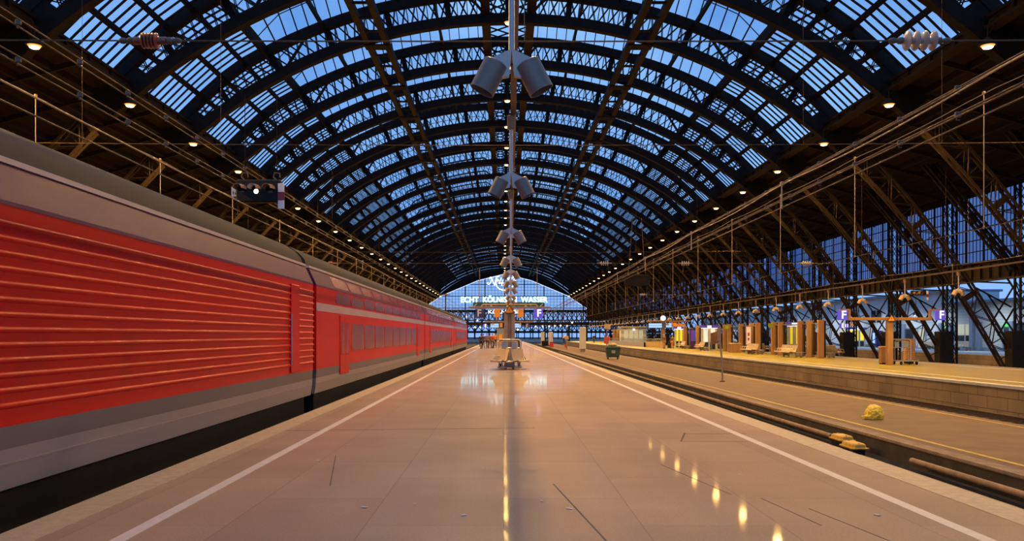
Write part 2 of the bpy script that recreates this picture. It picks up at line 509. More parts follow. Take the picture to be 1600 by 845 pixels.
for sgn in (-1, 1):
    c0 = side_post(sgn)
    for k in range(K0, K1 + 1):
        c = c0 if k == K0 else copy_tree(c0)
        c.location = (X0, RIBY[k], 0)

# ---- glazed bay between two arches (local y from 0 to D)
def zu(x):                       # height of the upper chord at true x
    lo, hi = -24., 24.
    a = x
    for _ in range(12):
        a -= (up(a).x - x)
    return up(a).z
bay = struct('skylight')
HX, RX = 15.2, 1.45
def rise(x): return max(0., min(1.5, (HX - abs(x)) * 1.1, (abs(x) - RX) * 1.3))
N_ = 20
g = MB(); bars = MB()
for sgn in (-1, 1):
    xs = [sgn * (RX + (HX - RX) * i / N_) for i in range(N_ + 1)]
    e = .22
    for side in (0, 1):
        y0 = e if side == 0 else D - e
        A = [(x, y0, zu(x) + .02) for x in xs]; R = [(x, D / 2, zu(x) + .02 + rise(x)) for x in xs]
        g.rings([A, R], closed=False, cap=False)
        for i, x in enumerate(xs):
            bars.beam(A[i], R[i], .05, .11)
    bars.poly([(x, D / 2, zu(x) + rise(x) + .05) for x in xs], .16, .16)
    for t in (.25,):             # light rails halfway up the slopes
        for y in (D * t, D * (1 - t)):
            bars.poly([(x, y, zu(x) + rise(x) * .5) for x in xs], .045, .045)
    # plain sloping glass between the skylight and the eave girder
    xe = [sgn * x for x in (HX, 16.5, 17.8, 19.1, 20.5)]
    g.rings([[(x, e, zu(x)) for x in xe], [(x, D - e, zu(x)) for x in xe]], closed=False, cap=False)
    for j in range(1, 12):
        bars.poly([(x, D * j / 12, zu(x) - .03) for x in xe], .105, .075)
    bars.beam((sgn * HX, .2, zu(HX) + .05), (sgn * HX, D - .2, zu(HX) + .05), .22, .3)
# flat strip under the ridge walkway, X-braced
g.quad((-RX, .2, zu(0) + .03), (RX, .2, zu(0) + .03), (RX, D - .2, zu(0) + .03), (-RX, D - .2, zu(0) + .03))
for j in range(6):
    a, c = .2 + (D - .4) * j / 6, .2 + (D - .4) * (j + 1) / 6
    for q in (-RX, 0):
        bars.beam((q, a, zu(0) - .1), (q + RX, c, zu(0) - .1), .06, .09)
        bars.beam((q + RX, a, zu(0) - .1), (q, c, zu(0) - .1), .06, .09)
g.build('glass', M['roof_glass'], bay)
bars.build('glazing_bar', M['iron'], bay)
bay.location = (X0, RIBY[K0], 0)
for k in range(K0 + 1, K1 + 1):
    c = copy_tree(bay); c.location = (X0, RIBY[k], 0)

# ---- longitudinal members
def long_member(name, x, z, w, h, m='iron', web=None):
    o = struct(name, (X0 + x, YA, z))
    b = MB(); b.box(-w / 2, w / 2, 0, YB - YA, -h / 2, h / 2)
    b.build('flange', M[m], o)
    return o
for x in (4.7, 11.6):
    for s in (-1, 1): long_member('purlin', x * s, zu(x) - .2, .14, .34)
for x in (16.5, 17.8, 19.1):
    for s in (-1, 1): long_member('purlin', x * s, zu(x) - .18, .16, .28)
for s in (-1, 1):
    long_member('purlin', 15.2 * s, zu(15.2) - .22, .24, .42)
    long_member('ridge_beam', 1.45 * s, zlow(1.45) + 1.1, .55, .6, 'brown_iron')
# twin-beam inspection walkways
def walkway(x):
    o = struct('roof_walkway', (X0 + x, YA, zlow(x) - .12))
    for q in (-.58, .58):
        b = MB(); b.box(q - .17, q + .17, 0, YB - YA, -.2, .2); b.build('rail', M['brown_iron'], o)
    b = MB()
    for k in range(K0, K1 + 1):
        y = RIBY[k] - YA
        b.box(-.8, .8, y - .45, y + .45, -.28, -.2)
        b.box(-.4, .4, y + 2.0, y + 2.2, -.1, 0); b.box(-.4, .4, y + 4.2, y + 4.4, -.1, 0); b.box(-.4, .4, y + 6.3, y + 6.5, -.1, 0)
    b.build('cross_plate', M['iron'], o)
for s in (-1, 1): walkway(8.2 * s)

# ---- eave girders and boarded side roofs
for s, nm in ((-1, 'left'), (1, 'right')):
    o = struct('eave_girder', (X0, YA, 0))
    b = MB(); L_ = YB - YA
    b.box(20.0 * s - .06, 20.0 * s + .06, 0, L_, 14.45, 14.9)
    b.box(20.0 * s - .3, 20.0 * s + .3, 0, L_, 14.38, 14.48)
    b.box(20.2 * s - .35, 20.2 * s + .35, 0, L_, 14.85, 15.0)
    for i in range(int(L_ / 2.15)):
        y = i * 2.15
        b.box(20.0 * s - .2, 20.0 * s + .2, y - .05, y + .05, 14.45, 14.9)
    b.build('web', M['brown_iron'], o)
    o = struct('roof_slope_' + nm, (X0, YA, 0))
    b = MB()
    b.add([(20.1 * s, 0, 14.9), (33.2 * s, 0, 11.45), (33.2 * s, L_, 11.45), (20.1 * s, L_, 14.9), (20.1 * s, 0, 15.05), (33.2 * s, 0, 11.6), (33.2 * s, L_, 11.6), (20.1 * s, L_, 15.05)],
          [(0, 1, 2, 3), (4, 5, 6, 7), (0, 1, 5, 4), (3, 2, 6, 7), (0, 3, 7, 4), (1, 2, 6, 5)])
    b.build('boarding', M['lean_roof'], o)
    b = MB()
    for i in range(1, 8):
        x = 20.1 + 13.1 * i / 8; z = 14.9 - 3.45 * i / 8
        b.box(x * s - .1, x * s + .1, 0, L_, z - .32, z + .02)
    b.build('batten', M['brown_iron'], o)
    b = MB()
    for k in range(K0, K1 + 1):
        y = RIBY[k] - YA
        for dy in (0, D / 2):
            b.beam((20.1 * s, y + dy, 14.6), (32.6 * s, y + dy, 11.3), .12, .26)
    b.build('rafter', M['brown_iron'], o)

# ---- glazed side walls
WN = [0]
def side_window(s, k):
    WN[0] += 1
    o = struct('window_%d' % WN[0], (X0, RIBY[k], 0))
    return o
proto = {}
for s, nm in ((-1, 'left'), (1, 'right')):
    o = struct('wall_' + nm, (X0, YA, 0))
    b = MB(); L_ = YB - YA
    b.box(32.3 * s - .12, 32.3 * s + .12, 0, L_, 5.35, 6.55)
    b.box(32.3 * s - .35, 32.3 * s + .35, 0, L_, 6.5, 6.62)
    b.box(32.3 * s - .35, 32.3 * s + .35, 0, L_, 5.28, 5.4)
    for i in range(int(L_ / 1.075)):
        b.box(32.3 * s - .28, 32.3 * s + .28, i * 1.075 - .04, i * 1.075 + .04, 5.35, 6.5)
    b.build('girder', M['brown_iron'], o)
    b = MB(); b.box(32.3 * s - .1, 32.3 * s + .1, 0, L_, 11.2, 11.7); b.build('head_beam', M['iron'], o)
    fr = MB()
    for i in range(1, 20):
        y = D * i / 20
        w = .11 if i % 5 == 0 else .04
        fr.box(32.3 * s - w * .5, 32.3 * s + w * .5, y - w / 2, y + w / 2, 6.6, 11.3)
    for i in range(1, 6):
        z = 6.6 + 4.7 * i / 6
        fr.box(32.3 * s - .035, 32.3 * s + .035, .3, D - .3, z - .03, z + .03)
    fm = None
    gl = MB(); gl.quad((32.32 * s, .02, 6.6), (32.32 * s, D - .02, 6.6), (32.32 * s, D - .02, 11.3), (32.32 * s, .02, 11.3))
    for k in range(K0, K1 + 1):
        o = side_window(s, k)
        if fm is None:
            a = fr.build('window_frame', M['iron'], o); c = gl.build('window_pane', M['side_glass'], o); fm = (a.data, c.data)
        else:
            link('window_frame', fm[0], o); link('window_pane', fm[1], o)

# ---- glazed gable at the far end
GY = YB + .3
o = struct('wall_back', (X0, GY, 0))
ZB = 6.3
xs = [-25.5 + 51 * i / 60 for i in range(61)]
GP = [(0, 20.85), (8.3, 18.85), (19.6, 14.1), (25.5, 10.2)]
def ztop(x):
    a = abs(x)
    for (p, z0), (q, z1) in zip(GP, GP[1:]):
        if a <= q: return z0 + (z1 - z0) * (a - p) / (q - p)
    return GP[-1][1]
b = MB()
b.add([(x, 0, ZB) for x in xs] + [(x, 0, ztop(x)) for x in xs], [(i, i + 1, 62 + i, 61 + i) for i in range(60)])
b.build('glass', M['wall_glass'], o)
b = MB()
for i in range(-24, 25):
    x = i * 1.02
    if i % 6 == 0: b.box(x - .16, x + .16, -.25, .25, ZB, ztop(x))
    else: b.box(x - .04, x + .04, -.08, .08, ZB, ztop(x))
for j in range(1, 17):
    z = ZB + j * .92
    w = max([abs(x) for x in xs if ztop(x) >= z] or [0])
    if w: b.box(-w, w, -.1, .1, z - (.12 if j % 4 == 0 else .035), z + (.12 if j % 4 == 0 else .035))
b.build('mullion', M['iron'], o)
b = MB()
b.poly([(x, -.2, ztop(x)) for x in xs], .5, .35)
b.build('rim', M['iron'], o)
b = MB()
b.poly([(x, -.3, ztop(x) - .35) for x in xs], .06, .12)
b.build('neon_rim', glow('pale_rim_tube', (.75, .85, 1), 1.3), o)
b = MB()
b.box(-32.5, 32.5, -.4, .4, 4.6, 5.6); b.box(-32.5, 32.5, -.5, .5, 6.0, 6.3); b.box(-32.5, 32.5, -.5, .5, 4.2, 4.5)
for i in range(-30, 31):
    b.beam((i * 1.06, 0, 5.6), (i * 1.06 + 1.06, 0, 6.0), .1, .1)
b.build('girder', M['iron'], o)
b = MB()
for x in (-25.5, -20, -12.5, 12.5, 20, 25.5):
    b.box(x - .3, x + .3, -.3, .3, -.95, 4.5)
    b.beam((x, 0, 2.6), (x - 1.6, 0, 4.5), .15, .15); b.beam((x, 0, 2.6), (x + 1.6, 0, 4.5), .15, .15)
b.build('column', M['iron'], o)
b = MB()                                        # corners between arch and wall
for s in (-1, 1):
    b.add([(s * 25.5, 0, ZB), (s * 33, 0, ZB), (s * 33, 0, 12), (s * 25.5, 0, 13.9), (s * 25.5, 0, ztop(25.5))], [(0, 1, 2, 3, 4)])
    q = [(x, 0, ztop(x) + .1) for x in xs if x * s >= 0]; r = [(x, 0, max(zlow(x) + .75, 12.2, 15.2 - abs(x) * .05 if abs(x) > 19 else 0)) for x in xs if x * s >= 0]
    b.add(q + r, [(i, i + 1, len(q) + i + 1, len(q) + i) for i in range(len(q) - 1)])
b.build('spandrel', M['iron'], o)

# ================================================================== ground, platforms, tracks
o = struct('ground'); b = MB(); b.box(-400, 400, -60, 900, -1.3, -1.0); b.build('ballast', M['ballast'], o)

def slab(name, x0, x1, y0, y1, ztop_, m, face, edges=None, zb=-1.05):
    o = struct(name, (0, 0, 0))
    b = MB(); b.box(x0 + .012, x1 - .012, y0, y1, zb, ztop_ - .03); b.build('wall_face', M[face], o)
    b = MB(); b.box(x0, x1, y0, y1, ztop_ - .06, ztop_); b.build('surface', M[m], o)
    return o
PL = slab('floor_platform', -4.15, 4.88, -8, 214, 0, 'paving', 'kerb_face')
def strip(parent, name, x0, x1, y0, y1, z, m, h=.006):
    b = MB(); b.box(x0, x1, y0, y1, z, z + h); return b.build(name, M[m], parent)
strip(PL, 'edge_strip', -4.16, -3.76, -8, 214, -.01, 'edge', .016)
strip(PL, 'edge_strip', 4.49, 4.89, -8, 214, -.01, 'edge', .016)
strip(PL, 'painted_line', -3.155, -3.03, -8, 214, 0, 'line', .004)
strip(PL, 'painted_line', 3.82, 3.945, -8, 214, 0, 'line', .004)
# irregular open joints and a lifted cover slab in the paving
M['joint'] = mat('dark_open_joint', (.13, .105, .095), .9, 0, .2, .2, 9)
b = MB()
b.beam((-4.0, 14.3, .001), (.55, 14.75, .001), .03, .002); b.beam((.55, 9.2, .001), (.85, 6.4, .001), .016, .002)
b.beam((.85, 6.4, .001), (1.0, 3.0, .001), .016, .002)
b.beam((3.05, 14.0, .001), (2.75, 12.9, .001), .03, .002); b.beam((2.75, 12.9, .001), (3.75, 12.85, .001), .018, .002); b.beam((3.0, 13.9, .001), (4.05, 13.9, .001), .018, .002)
b.beam((2.0, 10.6, .001), (2.35, 8.6, .001), .012, .002); b.beam((2.6, 8.4, .001), (2.75, 7.2, .001), .012, .002)
b.beam((-2.3, 11.4, .001), (-1.9, 9.1, .001), .012, .002); b.beam((2.9, 7.9, .001), (3.1, 6.6, .001), .012, .002)
b.build('joint', M['joint'], PL)

MID = slab('floor_service_platform', 8.2, 12.86, -8, 205, -.58, 'asphalt', 'kerb_face')
strip(MID, 'kerb_strip', 8.19, 8.52, -8, 205, -.62, 'kerb', .05)
strip(MID, 'painted_line', 8.80, 8.90, -8, 205, -.58, 'yellow_line', .004)
strip(MID, 'painted_line', 12.45, 12.52, -8, 205, -.58, 'yellow_line', .004)
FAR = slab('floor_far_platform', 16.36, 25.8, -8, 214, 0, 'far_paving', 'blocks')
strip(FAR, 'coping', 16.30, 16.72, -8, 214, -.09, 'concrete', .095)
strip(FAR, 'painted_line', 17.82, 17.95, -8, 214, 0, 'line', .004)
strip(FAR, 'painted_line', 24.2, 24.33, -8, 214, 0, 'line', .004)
BLD = slab('floor_building_platform', 40.5, 60, -8, 214, -.02, 'concrete', 'blocks')
LFT = slab('floor_side_platform', -22.5, -13.5, -8, 214, 0, 'far_paving', 'blocks')

def track(x, y0=-8, y1=300, sleepers=True):
    o = struct('railway_track', (x, 0, 0))
    for s in (-1, 1):
        b = MB(); c = s * .755
        b.box(c - .075, c + .075, y0, y1, -.98, -.955); b.box(c - .012, c + .012, y0, y1, -.955, -.83)
        b.prism([(c - .036, -.83), (c + .036, -.83), (c + .034, -.80), (c - .034, -.80)], y0, y1)
        r = b.build('rail', M['rail'], o)
        b = MB(); b.box(c - .03, c + .03, y0, y1, -.801, -.797); b.build('rail_head', M['rail_top'], r)
    if sleepers:
        b = MB()
        for i in range(150):
            y = i * .62
            b.prism([(-1.25, -1.0), (1.25, -1.0), (1.2, -.965), (-1.2, -.965)], y, y + .26)
        b.build('sleepers', M['sleeper'], o)['kind'] = 'stuff'
    return o
track(6.52); track(14.6); track(-6.05); track(28.5, sleepers=False); track(36.5, sleepers=False); track(-10.6, sleepers=False); track(-26, sleepers=False)

# bridge trusses beyond the hall
o = struct('bridge_truss', (0, 330, 0))
b = MB()
for yy in (0, 9, 18):
    b.box(-70, 70, yy, yy + .4, 2.4, 3.2); b.box(-70, 70, yy, yy + .4, 11.0, 11.6)
    for i in range(-12, 12):
        x = i * 5.8 + yy * .3
        b.box(x - .2, x + .2, yy, yy + .4, -1, 11.3)
        b.beam((x, yy + .2, 3), (x + 5.8, yy + .2, 11.3), .3, .3); b.beam((x + 5.8, yy + .2, 3), (x, yy + .2, 11.3), .3, .3)
b.build('lattice', M['iron'], o)
o = struct('parapet', (0, 300, 0))
b = MB(); b.box(-80, 80, 0, .4, -1, .1); b.build('wall', M['concrete'], o)
# ================================================================== lamps under the roof
def make_roof_lamp(side):
    t = thing('ceiling_lamp', 'lamp', 'lamp')
    b = MB()
    b.lathe([(.02, .30), (.10, .29), (.16, .20), (.30, .08), (.34, .0), (.33, -.03), (.28, -.03), (.27, 0), (.1, .05), (.02, .05)], 24)
    b.build('housing', M['brown_iron'], t, True)
    b = MB(); b.lathe([(.268, 0), (.24, -.05), (.15, -.09), (.02, -.105)], 24)
    ln = b.build('lens', M['lens'], t, True)
    b = MB(); b.lathe([(.02, -.05), (.17, -.075), (.20, -.10), (.16, -.135), (.08, -.155), (.01, -.16)], 20)
    b.build('bulb', M['lens_core'], ln, True)
    b = MB()
    if side:
        b.tube([(0, 0, .28), (0, 0, .8), (.15 * side, 0, 1.05), (.65 * side, 0, 1.1)], .03)
        b.tube([(0, 0, .42), (.68 * side, .5, 1.08)], .02)
    else:
        b.tube([(0, 0, .28), (0, 0, 1.2)], .03)
    b.build('bracket', M['brown_iron'], t)
    lamp('lamp_light', 'SPOT', {-1: 1.75, 1: .95, 0: .7}[side] * EN_ROOF, SODIUM, t, (0, 0, -.2), .25, 168, blend=.5)
    return t
EN_ROOF = 5700
for side, x, z, word in ((-1, -19.25, 13.35, 'the eave over the red train'), (1, 19.25, 13.35, 'the eave on the far platform side'), (0, 0, 21.0, 'the ridge of the roof')):
    p = make_roof_lamp(side)
    n = 0
    for k in range(-2, 27):
        Y = 33.6 + 8.6 * k
        if side == 0:
            Y = 51.5 - 8.6 * 2 + 8.6 * k
        if Y > 256: break
        vis = (Y > 33) if side else (Y > 51)
        t = p if k == -2 else copy_tree(p)
        t.location = (X0 + x, Y, z)
        t['group'] = 'round orange lamps along ' + word
        if vis:
            t['label'] = 'round orange lamp along %s, %s from the camera' % (word, nth(n)); n += 1
        else:
            t['label'] = 'round orange lamp along %s, behind or above the camera' % word
# ================================================================== the red train
TX = -6.05
def outline_body(ribs):
    side = [(1.5, .81)]
    if ribs:
        for i in range(12, -1, -1):
            z = 2.67 - .1392 * i
            side += [(1.5, z - .030), (1.522, z - .016), (1.526, z), (1.522, z + .014), (1.5, z + .028)]
    side += [(1.5, 2.84), (1.2, 2.90)]
    return side + [(-x, z) for x, z in reversed(side)]
def outline_roof():
    s = [(1.26, 3.33), (1.2, 3.5), (1.06, 3.65), (.82, 3.80), (.5, 3.91), (.2, 3.965)]
    return s + [(-x, z) for x, z in reversed(s)]
def outline_shoulder():
    s = [(1.505, 2.84), (1.50, 2.88), (1.31, 3.28), (1.2, 3.28), (1.2, 2.9)]
    return s
def rail_vehicle(name, label, cat, y0, y1, ribs, front=None):
    t = thing(name, label, cat, (TX, y0, 0), 0, 'vehicles of the red train')
    L_ = y1 - y0
    body = MB().prism(outline_body(ribs), 0, L_).build('body', M['red'], t, False)
    body.data.polygons.foreach_set('use_smooth', [True] * len(body.data.polygons)); body.data.set_sharp_from_angle(angle=math.radians(50))
    for s in (-1, 1):
        MB().prism([(x * s, z) for x, z in outline_shoulder()], .0, L_).build('shoulder_panel', M['mauve'], t)
        MB().box(min(1.22 * s, 1.33 * s), max(1.22 * s, 1.33 * s), 0, L_, 3.28, 3.335).build('gutter', M['gutter'], t)
        MB().prism([(1.5 * s, .81), (1.488 * s, .60), (1.40 * s, .60), (1.40 * s, .81)], .02, L_ - .02).build('skirt', M['skirt'], t)
        b = MB().prism([(1.492 * s, .60), (1.475 * s, .40), (1.45 * s, .22), (1.38 * s, .22), (1.38 * s, .60)], .02, L_ - .02)
        b.box(min(1.48 * s, 1.493 * s), max(1.48 * s, 1.493 * s), .05, L_ - .05, .46, .475)
        b.build('sole_bar', M['skirt_light'], t)
    if front:
        R = []
        for y, f in ((0, 1), (L_ - 4.2, 1), (L_ - 2.6, .93), (L_ - 1.3, .72), (L_ - .4, .34), (L_, .06)):
            R.append([(x, y, 3.30 + (z - 3.30) * f) for x, z in outline_roof()])
        MB().rings(R).build('roof', M['train_roof'], t, True)
    else:
        MB().prism(outline_roof(), 0, L_).build('roof', M['train_roof'], t, True)
    b = MB().box(-1.36, 1.36, .3, L_ - .3, -.25, .60)
    b.box(-1.2, 1.2, .02, L_ - .02, .58, .85); b.box(-1.22, 1.22, .01, L_ - .01, 2.84, 3.34)
    for i in range(int(L_ / 3)):
        b.rbox(-1.30, 1.30, 1.2 + i * 3, 2.9 + i * 3, -.42, -.22, .04)
    b.build('underframe', M['black'], t)
    for yb in (3.0, L_ - 3.0):
        bg_ = MB()
        for s in (-1, 1):
            bg_.rbox(s * 1.02 - .09, s * 1.02 + .09, yb - 1.7, yb + 1.7, -.42, -.20, .03)
        bg_.rbox(-1.0, 1.0, yb - .25, yb + .25, -.45, -.2, .03)
        bo = bg_.build('bogie', M['black'], t)
        for dy in (-1.25, 1.25):
            w = MB()
            for s in (-1, 1):
                w.lathe([(.02, -.06), (.42, -.06), (.46, -.05), (.46, .0), (.425, .02), (.425, .07), (.02, .07)], 24,
                        Matrix.Translation((s * .755, yb + dy, -.355)) @ Matrix.Rotation(PI / 2 * s, 4, 'Y'))
            w.tube([(-.75, yb + dy, -.355), (.75, yb + dy, -.355)], .08)
            w.build('wheelset', M['rail'], bo, True)
    for y in (0, L_):
        if front and y == L_: continue
        b = MB(); sg = -1 if y == 0 else 1
        for s in (-1, 1):
            b.lathe([(.05, -.2), (.07, .07), (.22, .09), (.22, .12), (.02, .14)], 16, Matrix.Translation((s * .87, y, .22)) @ Matrix.Rotation(-PI / 2 * sg, 4, 'X'))
        b.build('buffer', M['black'], t, True)
    return t
def side_windows(t, L_, z0, z1, y0, y1, n, x0, x1=None, upper=False):
    x1 = x0 if x1 is None else x1
    p = (y1 - y0) / n
    for s in (-1, 1):
        for i in range(n):
            a, c = y0 + p * i + .10, y0 + p * (i + 1) - .10
            w = MB(); r = .07
            def P(y, z, e):
                x = (x0 + (x1 - x0) * (z - z0) / (z1 - z0)) + e
                return (x * s, y, z)
            ring = [(a + r, z0), (c - r, z0), (c, z0 + r), (c, z1 - r), (c - r, z1), (a + r, z1), (a, z1 - r), (a, z0 + r)]
            w.rings([[P(y, z, -.03) for y, z in ring], [P(y, z, .008) for y, z in ring]])
            w.build('window', M['train_glass'], t)
# ribbed locomotive
lo = rail_vehicle('locomotive', 'red locomotive with ribbed sides nearest the camera at the platform edge', 'locomotive', -5.5, 19.85, True)
for s in (-1, 1):
    for y in (.5, 23.2):
        d = MB(); d.rbox(min(1.495 * s, 1.535 * s), max(1.495 * s, 1.535 * s), y, y + .72, .84, 2.74, .012); dd = d.build('door', M['red'], lo)
        MB().tube([(1.56 * s, y - .08, 1.0), (1.56 * s, y - .08, 2.1)], .016).build('handrail', M['steel'], dd)
# coaches
y = 20.2
cl = ['red double-deck coach coupled directly to the ribbed locomotive', 'red double-deck coach in the middle of the train', 'red driving coach with sloping roof at the far end of the train']
for i in range(3):
    L_ = 27.6
    t = rail_vehicle('passenger_coach', cl[i], 'train coach', y, y + L_, False, i == 2)
    for s in (-1, 1):
        MB().box(min(1.5 * s, 1.506 * s), max(1.5 * s, 1.506 * s), 0, L_, 2.24, 2.44).build('stripe', M['stripe'], t)
    side_windows(t, L_, 1.18, 1.98, 4.6, L_ - 4.6, 8, 1.5)
    side_windows(t, L_, 2.50, 2.80, 2.2, L_ - 2.2, 10, 1.5)
    side_windows(t, L_, 2.93, 3.22, 2.2, L_ - 2.2, 10, 1.478, 1.338)
    for s in (-1, 1):
        for yd in (2.9, L_ - 4.2):
            d = MB()
            for q in (0, .66):
                d.rbox(min(1.495 * s, 1.52 * s), max(1.495 * s, 1.52 * s), yd + q, yd + q + .64, .55, 2.2, .01)
            dd = d.build('door', M['red'], t)
            w = MB()
            for q in (.13, .79):
                w.rbox(min(1.51 * s, 1.528 * s), max(1.51 * s, 1.528 * s), yd + q, yd + q + .38, 1.1, 2.0, .008)
            w.build('door_window', M['train_glass'], dd)
    if i == 2:
        w = MB(); w.rbox(-1.1, 1.1, L_ - .03, L_ + .02, 1.55, 2.7, .1); w.build('windscreen', M['train_glass'], t)
        w = MB()
        for q in (-1, 1): w.rbox(q * 1.0 - .14, q * 1.0 + .14, L_ - .02, L_ + .04, .95, 1.12, .02)
        w.build('headlight', M['white'], t)
    y += L_ + .35
import bmesh
M['signal_lamp'] = glow('white_signal_lamp', (1, .95, .85), 2.5)
EN_FAR = 85
# ================================================================== hanging platform floodlights
def make_flood():
    t = thing('hanging_floodlight', 'x', 'floodlight')
    b = MB(); b.rbox(-.055, .055, -.06, .06, .62, .80, .008); b.build('junction_box', M['wood'], t)
    b = MB(); b.tube([(0, 0, .03), (0, 0, .64)], .024, 14); b.build('rod', M['rod'], t, True)
    for s in (-1, 1):
        # flat bracket arm carrying the shade
        b = MB(); b.prism([(0, .04), (.22 * s, -.06), (.16 * s, -.20), (.02 * s, -.17)], -.025, .025)
        b.build('bracket', M['bracket'], t)
        a = math.radians(27) * -s
        R = Matrix.Translation((.155 * s, 0, -.125)) @ Matrix.Rotation(a, 4, 'Y')
        R = Matrix.Translation((.175 * s, 0, -.17)) @ Matrix.Rotation(math.radians(-27) * s, 4, 'Y')
        b = MB(); b.lathe([(.005, .125), (.085, .125), (.098, .115), (.099, -.125), (.093, -.125), (.092, .09), (.005, .09)], 28, R)
        sh = b.build('shade', M['shade'], t, True)
        b = MB(); b.lathe([(.003, -.03), (.06, -.02), (.09, .0), (.09, .05), (.003, .05)], 20, R)
        b.build('reflector', M['inner'], sh, True)
    return t
ZF = 3.82
fz = [6.45, 11.3, 17.1, 23.0, 28.0, 33.0, 38.0, 45.0, 51.0, 57.5, 64.0, 70.5, 77.0, 84.0]
fp = make_flood()
for i, Y in enumerate(fz):
    t = fp if i == 0 else copy_tree(fp)
    t.location = (.062 + (Y - 6.45) * .0083, Y, ZF)
    t['label'] = 'double grey floodlight hanging above the middle platform, %s from the camera' % nth(i)
    t['group'] = 'double floodlights above the middle platform'
t = thing('cable_tray', 'brown cable tray running above the middle platform and its grey floodlights', 'cable tray', (0, 0, ZF + .8))
b = MB()
b.beam((.01, -4, .05), (.062 + 80 * .0083, 86, .05), .075, .07)
b.build('channel', M['copper'], t)
b = MB()
for i in range(18):
    Y = -1 + i * 5.1; x = .0 + (Y) * .0083 + .01
    b.tube([(x, Y, .08), (x, Y, 3.0)], .006, 6)
    b.rbox(x - .05, x + .05, Y - .02, Y + .02, .0, .1, .005)
b.build('hanger', M['copper'], t)
# the same fixtures, yellow bounce light put into the shade colour, above the far platform
X2 = 21.1
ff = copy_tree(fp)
M['shade_far'] = mat('lamplit_tan_shade', (.50, .34, .17), .35, .1, .5, .06, 8)
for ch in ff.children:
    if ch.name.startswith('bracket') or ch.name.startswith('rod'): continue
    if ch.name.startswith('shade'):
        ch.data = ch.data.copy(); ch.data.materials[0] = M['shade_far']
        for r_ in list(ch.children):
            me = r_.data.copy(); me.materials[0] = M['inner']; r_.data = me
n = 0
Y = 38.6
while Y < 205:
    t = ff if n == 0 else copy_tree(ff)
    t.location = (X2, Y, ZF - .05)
    t['label'] = 'double lamplit-tan floodlight hanging above the far platform, %s from the camera' % nth(n)
    t['group'] = 'double floodlights above the far platform'
    if n < 22:
        for s in (-1, 1):
            lamp('floodlight_beam', 'SPOT', EN_FAR, WARM, t, (.25 * s, 0, -.34), .06, 150, (0, math.radians(-24) * s, 0), .8)
    n += 1; Y += 5.16
t = thing('cable_tray', 'brown cable tray running above the far platform and its lamplit-tan floodlights', 'cable tray', (X2, 0, ZF + .75))
b = MB(); b.box(-.04, .04, 10, 206, .02, .09); b.build('channel', M['copper'], t)
hm = None
for i in range(38):
    if hm is None: hm = MB().tube([(0, 0, .09), (0, 0, 3.2)], .007, 6).build('hanger', M['copper'], t, loc=(0, 12, 0)).data
    else: link('hanger', hm, t, (0, 12 + i * 5.16, 0))


# ================================================================== overhead wires
def feeder(label, x, z, y0, y1, z1=None):
    t = thing('feeder_cable', label, 'overhead wire', (x, 0, 0))
    z1 = z if z1 is None else z1
    for dx in (-.035, .035):
        b = MB(); b.tube([(dx, y0, z + dx), (dx, (y0 + y1) / 2, (z + z1) / 2 + dx), (dx, y1, z1 + dx)], .012, 6); b.build('cable', M['copper'], t)
    b0 = None
    n = int((min(y1, 90) - y0) / 1.75)
    for i in range(n):
        Y = y0 + 1 + i * 1.75
        b = MB(); b.rbox(-.042, .042, -.022, .022, -.035, .045, .008); b.tube([(-.02, 0, -.03), (-.02, 0, -.075), (.03, 0, -.075)], .009, 6)
        if b0 is None: c = b.build('clamp', M['clamp'], t, True); b0 = c.data
        else: c = link('clamp', b0, t)
        c.location = (0, Y, z + (z1 - z) * (Y - y0) / (y1 - y0))
feeder('upper twin cable with metal clamps above the red train', -7.0, 6.15, 4, 250)
feeder('lower twin cable with metal clamps above the red train', -7.0, 5.61, 4, 250)
feeder('upper twin cable with metal clamps above the track beside the middle platform', 6.55, 5.20, 4, 250)
feeder('lower twin cable with metal clamps above the track beside the middle platform', 6.55, 4.82, 4, 250)
def catenary(label, x, zc, zm, y0, y1, pitch, off):
    t = thing('catenary', label, 'overhead wire', (x, 0, 0))
    MB().tube([(0, y0, zc), (0, y1, zc)], .012, 6).build('contact_wire', M['copper'], t)
    P = []
    Y = y0
    while Y < y1:
        P.append((0, Y, zm - .10 * math.sin(PI * ((Y - off) / pitch % 1)))); Y += pitch / 6
    MB().tube(P, .013, 6).build('messenger_wire', M['wire_bright'], t)
    Y = off
    me = None
    while Y < y1:
        if Y > y0:
            b = MB(); b.tube([(0, 0, zc), (0, 0, zm)], .016, 6); b.rbox(-.03, .03, -.05, .05, zm - .04, zm + .05, .008); b.rbox(-.02, .02, -.03, .03, zc - .03, zc + .06, .006)
            if me is None: c = b.build('dropper', M['wire_bright'], t); me = c.data
            else: c = link('dropper', me, t)
            c.location = (0, Y, 0)
        Y += pitch
catenary('overhead line with bright droppers above the far platform track', 14.6, 4.9, 9.0, 3, 240, 9.3, 6.7)
catenary('overhead line with bright droppers beyond the red train', -14.4, 4.9, 9.0, 3, 240, 9.3, 7.0)
catenary('overhead line above the track behind the far platform', 28.0, 4.8, 6.0, 20, 240, 9.3, 24)
catenary('contact wire above the track beside the middle platform', 6.45, 4.60, 5.15, 3, 240, 9.3, 10)
catenary('contact wire close above the roof of the red train', -6.1, 4.5, 4.82, 3, 240, 37.2, 36)

